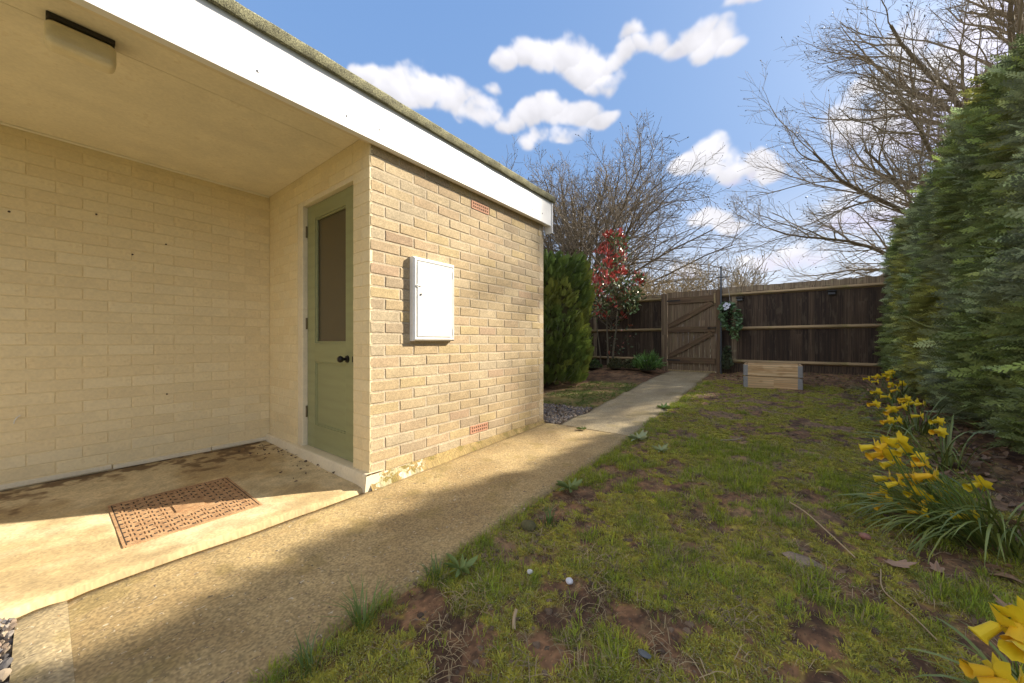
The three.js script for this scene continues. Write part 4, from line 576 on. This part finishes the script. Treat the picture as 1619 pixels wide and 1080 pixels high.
leafyMound('strappy_plant', 'bright green strappy clump with white flowers beside the gate path', -0.42, 6.98, 0.24, 0.24, 420, [[0.09, 0.19, 0.035], [0.12, 0.23, 0.05]], leafGeo(0.016, 0.2, 0.3, 0.5), 111, null, 26);
leafyMound('low_shrub', 'low olive shrub next to the strappy clump', -0.85, 7.15, 0.22, 0.2, 520, ol, leafGeo(0.022, 0.04), 112, 'low shrubs along the fence');
leafyMound('low_shrub', 'low olive shrub at the foot of the red leaved shrub', -1.2, 7.05, 0.2, 0.22, 480, ol, leafGeo(0.02, 0.035), 113, 'low shrubs along the fence');
leafyMound('low_shrub', 'darker low shrub between conifer bush and bare stems', -1.75, 6.9, 0.26, 0.2, 420, gr1, leafGeo(0.03, 0.05), 114, 'low shrubs along the fence');
leafyMound('ivy_clump', 'small dark ivy clump climbing the foot of the metal pole', 1.02, 7.75, 0.09, 0.5, 220, [[0.04, 0.06, 0.03], [0.07, 0.09, 0.04]], leafGeo(0.045, 0.05), 115);

// ---------------------------------------------------------------- lawn cover
function bladesGeo(seed, count, h, spread, w) { const R = rng(seed), P = [], idx = []; for (let i = 0; i < count; i++) { const a = R() * 6.28, r = R() * spread, x = Math.cos(a) * r, z = Math.sin(a) * r, b = a + (R() - 0.5) * 1.6, l = h * (0.5 + R() * 0.7), lean = 0.25 + R() * 0.75, c = Math.cos(b + 1.57) * w, s = Math.sin(b + 1.57) * w, k = P.length / 3; const pt = (t, q) => [x + Math.cos(b) * lean * l * t * t + c * q, l * t * (1 - 0.3 * lean * t), z + Math.sin(b) * lean * l * t * t + s * q]; P.push(...pt(0, -1), ...pt(0, 1), ...pt(0.55, -0.8), ...pt(0.55, 0.8), ...pt(1, 0)); idx.push(k, k + 1, k + 2, k + 1, k + 3, k + 2, k + 2, k + 3, k + 4); } return fromArrays(P, idx); }
{
  const cover = new THREE.Group(); cover.name = 'lawn_cover'; cover.userData = { kind: 'stuff', label: 'thin grass, moss and dead stalks covering the lawn', category: 'grass' }; scene.add(cover);
  const R = rng(121), g1 = [], g2 = [], mo = [], st = [], cr = [], at = (n, u) => V(n, u, gy(n, u) - 0.014 + lawnBump(n, u));
  const q = () => new THREE.Quaternion().setFromAxisAngle(UP, R() * 6.28);
  for (let i = 0; i < 95000; i++) { const far = R(), u = -1.5 + 9.3 * far ** 1.35, n = 0.86 + R() * 2.4; if (n < pathRight(u) - 0.015) continue; const m = grassMask(n, u); if (R() > m * 0.95 + 0.025) continue; const g = 0.65 + R() * 0.7, y = R(); const c = y < 0.12 ? [0.42, 0.34, 0.16] : mix3([0.23, 0.33, 0.02], [0.4, 0.42, 0.03], R()); (R() < 0.6 ? g1 : g2).push({ p: at(n, u), q: q(), s: (0.5 + R() * 0.55) * (0.75 + 0.35 * m) * (n < pathRight(u) + 0.1 ? 0.85 : 1), c: lin(c[0] * g, c[1] * g, c[2] * g) }); }
  for (let i = 0; i < 95000; i++) { const u = -1.5 + 8.2 * R() ** 1.5, n = 0.95 + R() * 2.1; if (R() > mossMask(n, u) * 0.9) continue; const g = 0.6 + R() * 0.8, c = mix3([0.46, 0.4, 0.05], [0.32, 0.35, 0.045], R()); mo.push({ p: at(n, u), q: q(), s: 0.6 + R() * 0.8, c: lin(c[0] * g, c[1] * g, c[2] * g) }); }
  for (let i = 0; i < 3600; i++) { const u = -1.5 + 8.8 * R() ** 1.4, n = 0.95 + R() * 2.2; if (fbm(n * 3, u * 3, 3, 901) < 0.44) continue; const g = 0.5 + R() * 0.8; st.push({ p: at(n, u), q: q(), s: 0.6 + R() * 0.9, c: lin(0.33 * g, 0.25 * g, 0.13 * g) }); }
  for (let i = 0; i < 9000; i++) { const u = -1.5 + 9.2 * R() ** 1.4, n = 0.93 + R() * 2.4; const g = 0.5 + R() * 0.9; cr.push({ p: at(n, u), q: orient(new THREE.Vector3(R() - 0.5, 1, R() - 0.5), R() * 6), s: 0.3 + R() * R() * 1.5, c: lin(0.16 * g, 0.11 * g, 0.07 * g) }); }
  for (let i = 0; i < 2600; i++) { const u = 2.9 + R() * 2.5, n = -1.0 + R() * 1.15; if (n > pathLeft(u) + 0.01 || R() > sm(0.38, 0.55, fbm(n * 3, u * 3, 3, 903) + 0.12 * sm(-0.6, 0, n))) continue; const g = 0.7 + R() * 0.7; g1.push({ p: V(n, u, gy(n, u) - 0.022 + lawnBump(n, u) * 0.7), q: q(), s: 0.6 + R() * 0.5, c: lin(0.13 * g, 0.19 * g, 0.03 * g) }); }
  const gm = leafMat(1, 1, 1, 0.9, 0.3);
  scatter('grass', bladesGeo(131, 13, 0.036, 0.032, 0.0013), gm, cover, g1); scatter('grass', bladesGeo(132, 9, 0.05, 0.035, 0.0015), gm, cover, g2);
  scatter('moss', bladesGeo(133, 12, 0.014, 0.02, 0.0016), gm, cover, mo);
  const sp = []; { const Rr = rng(134), Pp = [], id = []; for (let i = 0; i < 6; i++) { const a = Rr() * 6.28, x = (Rr() - 0.5) * 0.05, z = (Rr() - 0.5) * 0.05, l = 0.03 + Rr() * 0.045, k = Pp.length / 3, c = Math.cos(a), s = Math.sin(a), w = 0.0009; Pp.push(x - s * w, 0.004, z + c * w, x + s * w, 0.004, z - c * w, x + c * l * 0.5 - s * w, 0.014, z + s * l * 0.5 + c * w, x + c * l * 0.5 + s * w, 0.014, z + s * l * 0.5 - c * w, x + c * l, 0.006, z + s * l); id.push(k, k + 1, k + 2, k + 1, k + 3, k + 2, k + 2, k + 3, k + 4); } sp.push(fromArrays(Pp, id)); }
  scatter('dead_stalks', sp[0], leafMat(1, 1, 1, 0.8), cover, st);
  const cl = new THREE.IcosahedronGeometry(0.009, 1); { const p = cl.attributes.position; for (let i = 0; i < p.count; i++) { const k = 0.75 + 0.5 * h2(Math.round(p.getX(i) * 9999), Math.round(p.getY(i) * 9999 + p.getZ(i) * 777), 5); p.setXYZ(i, p.getX(i) * k, p.getY(i) * k * 0.7, p.getZ(i) * k); } cl.computeVertexNormals(); }
  scatter('soil_crumbs', cl, std(lin(1, 1, 1), 1), cover, cr);
  // gravel: corner of the brick wall, and bottom left of the view
  const gv = new THREE.Group(); gv.name = 'gravel'; gv.userData = { kind: 'stuff', label: 'grey and brown gravel beside the concrete path', category: 'gravel' }; scene.add(gv); const ls = [];
  for (let i = 0; i < 12000; i++) { let n, u; if (i < 2800) { u = 2.06 + R() * 0.95; n = -1.3 + R() * 1.5; if (n > pathLeft(u) - 0.01 || u > 2.95 + 0.1 * n) continue; } else { u = -1.9 + R() * 0.592; n = -0.1 + R() * 1.2; } const g = 0.5 + R() * 0.9, c = [[0.22, 0.19, 0.16], [0.15, 0.14, 0.14], [0.3, 0.24, 0.17], [0.2, 0.15, 0.11]][(R() * 4) | 0]; ls.push({ p: V(n, u, (i < 2800 ? gy(n, u) - 0.008   : -0.055 + 0.04 * R()) + R() * 0.012), q: orient(new THREE.Vector3(R() - 0.5, R() - 0.5, R() - 0.5), R() * 6), s: 0.9 + R() * 1.1, c: lin(c[0] * g, c[1] * g, c[2] * g) }); }
  scatter('pebbles', cl, std(lin(1, 1, 1), 0.85), gv, ls);
  // fallen leaves and litter under the hedge, broken scraps along the wall foot
  const lf = new THREE.Group(); lf.name = 'leaf_litter'; lf.userData = { kind: 'stuff', label: 'brown fallen leaves under the conifer hedge', category: 'leaf litter' }; scene.add(lf); const ll = [];
  for (let i = 0; i < 900; i++) { const u = 0.2 + R() * 7.4, n = u > 6.7 ? 1 + R() * 2.6 : 2.75 + R() * 1.0; const g = 0.5 + R() * 0.8; ll.push({ p: at(n, u).add(new THREE.Vector3(0, 0.014, 0)), q: orient(new THREE.Vector3(Math.cos(R() * 6.28), (R() - 0.5) * 0.5, Math.sin(R() * 6.28)), (R() - 0.5) * 1 + 1.57), s: 0.4 + R() * 0.8, c: lin(0.24 * g, 0.15 * g, 0.085 * g) }); }
  for (let i = 0; i < 60; i++) { const n = -1.55 + R() * 1.2; ll.push({ p: V(n, -0.05 - R() * R() * 0.35, 0.034 - n * 0.008), q: orient(new THREE.Vector3(Math.cos(R() * 6.28), 0.05, Math.sin(R() * 6.28)), R() * 3), s: 0.15 + R() * 0.2, c: lin(0.12, 0.08, 0.05) }); }
  scatter('leaves', leafGeo(0.05, 0.075, 0.5, 0.3), leafMat(1, 1, 1, 0.85), lf, ll);
}
{ // single tufts and weeds that stand out
  const R = rng(141), tuft = (n, u, h, cnt, label, col) => { const t = single('grass_tuft', bladesGeo(150 + cnt, cnt, h, 0.04, 0.0022), leafMat(...col, 0.5), label, 'grass', V(n, u, gy(n, u) - 0.01), 'taller tufts at the path edge'); t.rotation.y = R() * 6; };
  tuft(0.97, -0.6, 0.13, 42, 'long coarse grass tuft spilling over the nearest path edge', [0.14, 0.2, 0.035]); tuft(1.0, -0.78, 0.1, 26, 'small grass tuft just below the long coarse tuft', [0.11, 0.16, 0.035]);
  tuft(1.12, 0.32, 0.09, 34, 'grass tuft beside the mossy stone', [0.1, 0.17, 0.03]); tuft(0.97, -0.3, 0.08, 30, 'grass tuft on the path edge below the mossy stone', [0.11, 0.17, 0.03]);
  const ros = (n, u, s, label, c) => { const t = thing('weed_rosette', label, 'weed', V(n, u, gy(n, u) + 0.004), 'weed rosettes in the lawn'); const g = leafGeo(0.022, 0.07, 0.3, 0.25), m = leafMat(...c, 0.6); for (let i = 0; i < 11; i++) { const q = part('leaf', g, m, t); q.quaternion.copy(orient(new THREE.Vector3(Math.cos(i * 2.4), 0.25 + R() * 0.3, Math.sin(i * 2.4)), Math.PI)); q.scale.setScalar(s * (0.6 + R() * 0.6)); } };
  ros(1.03, 1.97, 1.5, 'pale grey green rosette weed near the path joint', [0.28, 0.32, 0.16]); ros(0.475, 1.98, 0.9, 'green weed growing in the path joint', [0.2, 0.25, 0.07]); ros(1.28, 1.75, 1.0, 'small pale weed right of the larger rosette', [0.24, 0.28, 0.12]); ros(1.02, 0.72, 1.3, 'dark leafy weed at the path edge above the mossy stone', [0.15, 0.2, 0.06]); ros(1.03, -0.22, 1.1, 'broad leaved weed on soil by the path', [0.16, 0.22, 0.06]); ros(0.86, 3.4, 1.5, 'bright weed clump at the far path edge', [0.17, 0.25, 0.05]);
}
{ // stray things on the grass
  const pebble = (seed, s, sq) => { const g = new THREE.IcosahedronGeometry(s, 3), p = g.attributes.position; for (let i = 0; i < p.count; i++) { const x = p.getX(i), y = p.getY(i), z = p.getZ(i), k = 0.8 + 0.45 * fbm(x / s * 0.9 + seed, y / s * 0.9 + z / s * 0.7 + 5, 3, seed); p.setXYZ(i, x * k * 1.2, y * k * sq, z * k); } g.computeVertexNormals(); metreUV(g); return g; };
  const chip = (s, sq) => { const g = new THREE.DodecahedronGeometry(s, 0), p = g.attributes.position; for (let i = 0; i < p.count; i++) { const k = 0.7 + 0.6 * h2(Math.round(p.getX(i) * 5000), Math.round(p.getZ(i) * 5000 + p.getY(i) * 900), 3); p.setXYZ(i, p.getX(i) * k * 1.3, p.getY(i) * sq, p.getZ(i) * k); } g.computeVertexNormals(); metreUV(g); return g; };
  const onG = (n, u, d = 0) => V(n, u, gy(n, u) - 0.012 + lawnBump(n, u) + d);
  single('stone', pebble(3, 0.034, 0.7), std(lin(0.13, 0.12, 0.05), 0.95, { map: grain }), 'round mossy stone at the path edge', 'stone', onG(1.06, 0.225, 0.014));
  single('stone', pebble(4, 0.011, 0.8), std(lin(0.7, 0.69, 0.66), 0.7), 'white pebble on the lawn nearer the path', 'stone', onG(1.265, -0.06, 0.012)); single('stone', pebble(5, 0.012, 0.8), std(lin(0.66, 0.66, 0.68), 0.7), 'white pebble on the lawn farther from the path', 'stone', onG(1.42, -0.02, 0.012));
  single('stone', pebble(6, 0.018, 0.8), std(lin(0.42, 0.2, 0.15), 0.8, { map: grain }), 'pink pebble left of the daffodil leaves', 'stone', onG(2.36, 1.05, 0.012));
  single('stone', chip(0.05, 0.4), std(lin(0.34, 0.26, 0.18), 0.95, { map: grain, bumpMap: grainB, bumpScale: 0.004 }), 'flat muddy lump of stone in the lawn', 'stone', onG(2.13, 0.66, 0.004));
  single('slate_chip', chip(0.014, 0.25), std(lin(0.12, 0.13, 0.13), 0.7), 'small grey slate chip on the soil', 'stone', onG(1.75, -0.17, 0.014));
  const stick = (pts, r, c, label) => single('stick', tube(pts.map(([n, u, d]) => onG(n, u, d)), r, 24, 5), std(lin(...c), 0.85), label, 'stick');
  stick([[2.087, 1.2, 0.03], [2.15, 1.1, 0.035], [2.24, 0.95, 0.025], [2.305, 0.81, 0.014]], 0.0035, [0.42, 0.32, 0.18], 'long straw coloured stalk lying across the lawn');
  stick([[2.37, 0.75, 0.02], [2.36, 0.62, 0.02], [2.41, 0.52, 0.02], [2.45, 0.44, 0.016]], 0.0025, [0.4, 0.3, 0.17], 'thin curved stalk below the brown leaf');
  stick([[1.39, -0.33, 0.012], [1.375, -0.31, 0.03], [1.37, -0.29, 0.045]], 0.006, [0.42, 0.31, 0.18], 'short pale twig stub standing in the grass');
  stick([[1.62, 2.3, 0.02], [1.72, 2.42, 0.02], [1.76, 2.5, 0.018]], 0.004, [0.4, 0.34, 0.26], 'short grey stick on the middle of the lawn');
  const oak = (n, u, s, a, label) => { const sh = new THREE.Shape(); for (let i = 0; i <= 40; i++) { const t = i / 40 * 6.2832, r = 0.05 * (1 + 0.22 * Math.cos(t * 7 + 1)) * (0.75 + 0.25 * Math.cos(t)); i ? sh.lineTo(Math.cos(t) * r * 1.5, Math.sin(t) * r * 0.85) : sh.moveTo(r * 1.5, 0); } const g = new THREE.ExtrudeGeometry(sh, { depth: 0.0008, bevelEnabled: false, curveSegments: 6 }); const p = g.attributes.position; for (let i = 0; i < p.count; i++) p.setZ(i, p.getZ(i) + 4 * p.getX(i) ** 2 + 3 * p.getY(i) ** 2); g.computeVertexNormals(); g.rotateX(-Math.PI / 2); const m = single('fallen_leaf', g, std(lin(0.34, 0.22, 0.14), 0.75, { side: THREE.DoubleSide }), label, 'leaf', onG(n, u, 0.014)); m.rotation.y = a; m.scale.setScalar(s); };
  oak(2.42, 0.83, 0.75, 0.3, 'large brown fallen leaf left of the daffodils'); oak(2.55, 0.9, 0.55, 1.5, 'brown fallen leaf under the daffodil leaves'); oak(2.68, 0.72, 0.6, 2.3, 'curled brown leaf at the near foot of the daffodils');
}

// ---------------------------------------------------------------- daffodils
const petalG = (() => { const P = [], idx = []; for (const [t, k] of [[0, 0.3], [0.35, 0.95], [0.65, 0.9], [1, 0.05]]) { P.push(-0.0105 * k, t * 0.032, 0.003 * k - 0.004 * t * t, 0, t * 0.032, -0.004 * t * t, 0.0105 * k, t * 0.032, 0.003 * k - 0.004 * t * t); } for (let i = 0; i < 3; i++) { const a = i * 3; idx.push(a, a + 1, a + 3, a + 1, a + 4, a + 3, a + 1, a + 2, a + 4, a + 2, a + 5, a + 4); } return fromArrays(P, idx); })();
const coronaG = new THREE.LatheGeometry([[0.002, 0], [0.0075, 0.004], [0.0085, 0.015], [0.0095, 0.026], [0.0135, 0.031]].map(p => new THREE.Vector2(...p)), 14); { const p = coronaG.attributes.position; for (let i = 0; i < p.count; i++) { const a = Math.atan2(p.getZ(i), p.getX(i)), k = p.getY(i) > 0.025 ? 1 + 0.12 * Math.sin(a * 6) : 1; p.setXYZ(i, p.getX(i) * k, p.getY(i), p.getZ(i) * k); } coronaG.computeVertexNormals(); }
const yel = leafMat(0.86, 0.66, 0.012, 0.7, 0.3), ora = leafMat(0.85, 0.52, 0.008, 0.7, 0.2), stemM = leafMat(0.11, 0.18, 0.035, 0.5);
const leafMs = [[0.15, 0.19, 0.04], [0.11, 0.15, 0.03], [0.2, 0.24, 0.055]].map(c => leafMat(...c, 0.42));
const strapG = [0, 1, 2, 3, 4, 5].map(v => { const R = rng(160 + v), P = [], idx = [], N = 9, bend = 0.12 + v * 0.14 + R() * 0.1, tw = (R() - 0.5) * 1.4; for (let i = 0; i <= N; i++) { const t = i / N, a = bend * t * t * 1.3, w = 0.0052 * (t < 0.75 ? 1 : 1 - ((t - 0.75) / 0.25) ** 2 * 0.95), x = Math.sin(a) * t, y = Math.cos(a) * t, th = tw * t; P.push(x + Math.sin(th) * w, y, -Math.cos(th) * w, x + Math.cos(th) * 0.0015, y - 0.002, Math.sin(th) * 0.0015, x - Math.sin(th) * w, y, Math.cos(th) * w); } for (let i = 0; i < N; i++) { const a = i * 3; idx.push(a, a + 1, a + 3, a + 1, a + 4, a + 3, a + 1, a + 2, a + 4, a + 2, a + 5, a + 4); } return fromArrays(P, idx); });
function daffodils(label, bn, bu, br, flowers, leaves, seed, lean, size = 1, wid = 1) {
  const y0 = gy(bn, bu), t = thing('daffodil_clump', label, 'daffodils', V(bn, bu, y0), 'daffodils along the hedge'), R = rng(seed);
  for (let i = 0; i < leaves; i++) { const a = R() * 6.283, r = Math.sqrt(R()) * br, m = part('leaf', strapG[(R() * 6) | 0], leafMs[(R() * 3) | 0], t); m.position.set(Math.cos(a) * r, -0.01, Math.sin(a) * r); const d = new THREE.Vector3(Math.cos(a) * 0.5 + lean[0] * (0.4 + R()), 0.75 + R() * 0.7, Math.sin(a) * 0.5 + lean[1] * (0.4 + R())).normalize(); m.quaternion.copy(orient(d, 0)).multiply(new THREE.Quaternion().setFromAxisAngle(UP, -Math.atan2(d.z, d.x) + (R() - 0.5) * 0.9)); const l = (0.26 + R() * 0.2) * size; m.scale.set(l, l, (0.6 + R() * 0.35) * wid); }
  for (const [n, u, y] of flowers) {
    const f = sub('flower', t), head = new THREE.Vector3(n - bn, y - y0, -(u - bu)), a = R() * 6.28, b0 = new THREE.Vector3(Math.cos(a) * br * 0.5 + head.x * 0.25, 0, Math.sin(a) * br * 0.5 + head.z * 0.25), old = R() < 0.12;
    const dir = new THREE.Vector3(-0.72 + (R() - 0.5) * 0.9, -0.28 + (R() - 0.5) * 0.6, 0.35 + (R() - 0.5) * 1.1).normalize(), back = head.clone().addScaledVector(dir, -0.012);
    part('stem', tube([b0, b0.clone().lerp(head, 0.5).add(new THREE.Vector3(0, 0.03, 0)), back.clone().add(new THREE.Vector3(0, 0.012, 0)).addScaledVector(dir, -0.02), back], 0.0022, 8, 5), stemM, f);
    const h = orient(dir, R() * 6), s = 1.2 + R() * 0.4; const c = part('corona', coronaG, R() < 0.6 ? ora : yel, f); c.position.copy(head); c.quaternion.copy(h); c.scale.set(s, s * 1.2, s);
    for (let i = 0; i < 6; i++) { const p = part('petal', petalG, yel, f); p.position.copy(head); const sweep = 0.25 + R() * 0.5; p.quaternion.copy(h).multiply(new THREE.Quaternion().setFromAxisAngle(UP, i * 1.0472 + (R() - 0.5) * 0.2)).multiply(new THREE.Quaternion().setFromAxisAngle(new THREE.Vector3(1, 0, 0), Math.PI / 2 + sweep)); p.scale.setScalar(s); }
  }
}
daffodils('large leaning clump of yellow daffodils nearest the lawn edge', 2.76, 1.3, 0.13, [[2.42, 1.25, 0.41], [2.48, 1.39, 0.35], [2.53, 1.53, 0.28], [2.51, 1.32, 0.44], [2.5, 1.46, 0.21], [2.5, 1.25, 0.25], [2.57, 1.39, 0.26], [2.62, 1.53, 0.32], [2.6, 1.32, 0.34], [2.62, 1.46, 0.23], [2.61, 1.25, 0.31], [2.58, 1.39, 0.18], [2.48, 1.53, 0.1], [2.47, 1.32, 0.12], [2.58, 1.46, 0.1], [2.57, 1.25, 0.13], [2.62, 1.39, 0.15], [2.7, 1.53, 0.15], [2.74, 1.32, 0.13], [2.8, 1.46, 0.25], [2.46, 1.25, 0.43], [2.54, 1.39, 0.39], [2.45, 1.3, 0.37], [2.6, 1.3, 0.29]], 170, 171, [-0.75, 0.1], 1.05, 1.0);
daffodils('small daffodil clump with few flowers behind the large clump', 2.9, 2.5, 0.12, [[2.67, 2.58, 0.34], [2.72, 2.61, 0.34], [2.95, 2.75, 0.34], [2.87, 2.36, 0.33], [2.62, 1.97, 0.32], [2.55, 1.84, 0.32], [2.89, 2.9, 0.35]], 55, 172, [-0.3, 0.1]);
daffodils('middle daffodil clump beside the hedge foot', 2.98, 3.6, 0.16, [[2.7, 3.34, 0.36], [2.76, 3.09, 0.35], [2.86, 3.28, 0.36], [2.95, 3.68, 0.37], [3.0, 3.62, 0.37], [3.03, 3.55, 0.37], [2.86, 3.87, 0.38], [2.83, 4.19, 0.39], [2.9, 3.4, 0.42]], 80, 173, [-0.2, 0.1]);
daffodils('farthest daffodil clump near the fence and hedge corner', 3.12, 5.3, 0.22, [[2.92, 5.51, 0.43], [3.05, 5.85, 0.44], [3.13, 5.9, 0.45], [3.15, 5.7, 0.44], [3.04, 4.9, 0.41], [3.17, 5.14, 0.41], [3.03, 4.54, 0.39], [3.0, 5.4, 0.47], [3.1, 5.5, 0.5], [3.2, 5.9, 0.5], [2.96, 5.2, 0.42]], 90, 174, [-0.2, 0]);
daffodils('yellow daffodils at the bottom right, closest to the camera', 2.62, 0.16, 0.1, [[2.486, 0.15, 0.25], [2.515, 0.15, 0.264], [2.518, 0.13, 0.236], [2.477, 0.15, 0.13], [2.505, 0.13, 0.126], [2.54, 0.2, 0.26]], 36, 175, [-0.1, 0.1], 0.62);

// ---------------------------------------------------------------- shadows on, draw
scene.traverse(o => { if (o.isMesh) { o.castShadow = true; o.receiveShadow = true; } });
renderer.render(scene, camera);
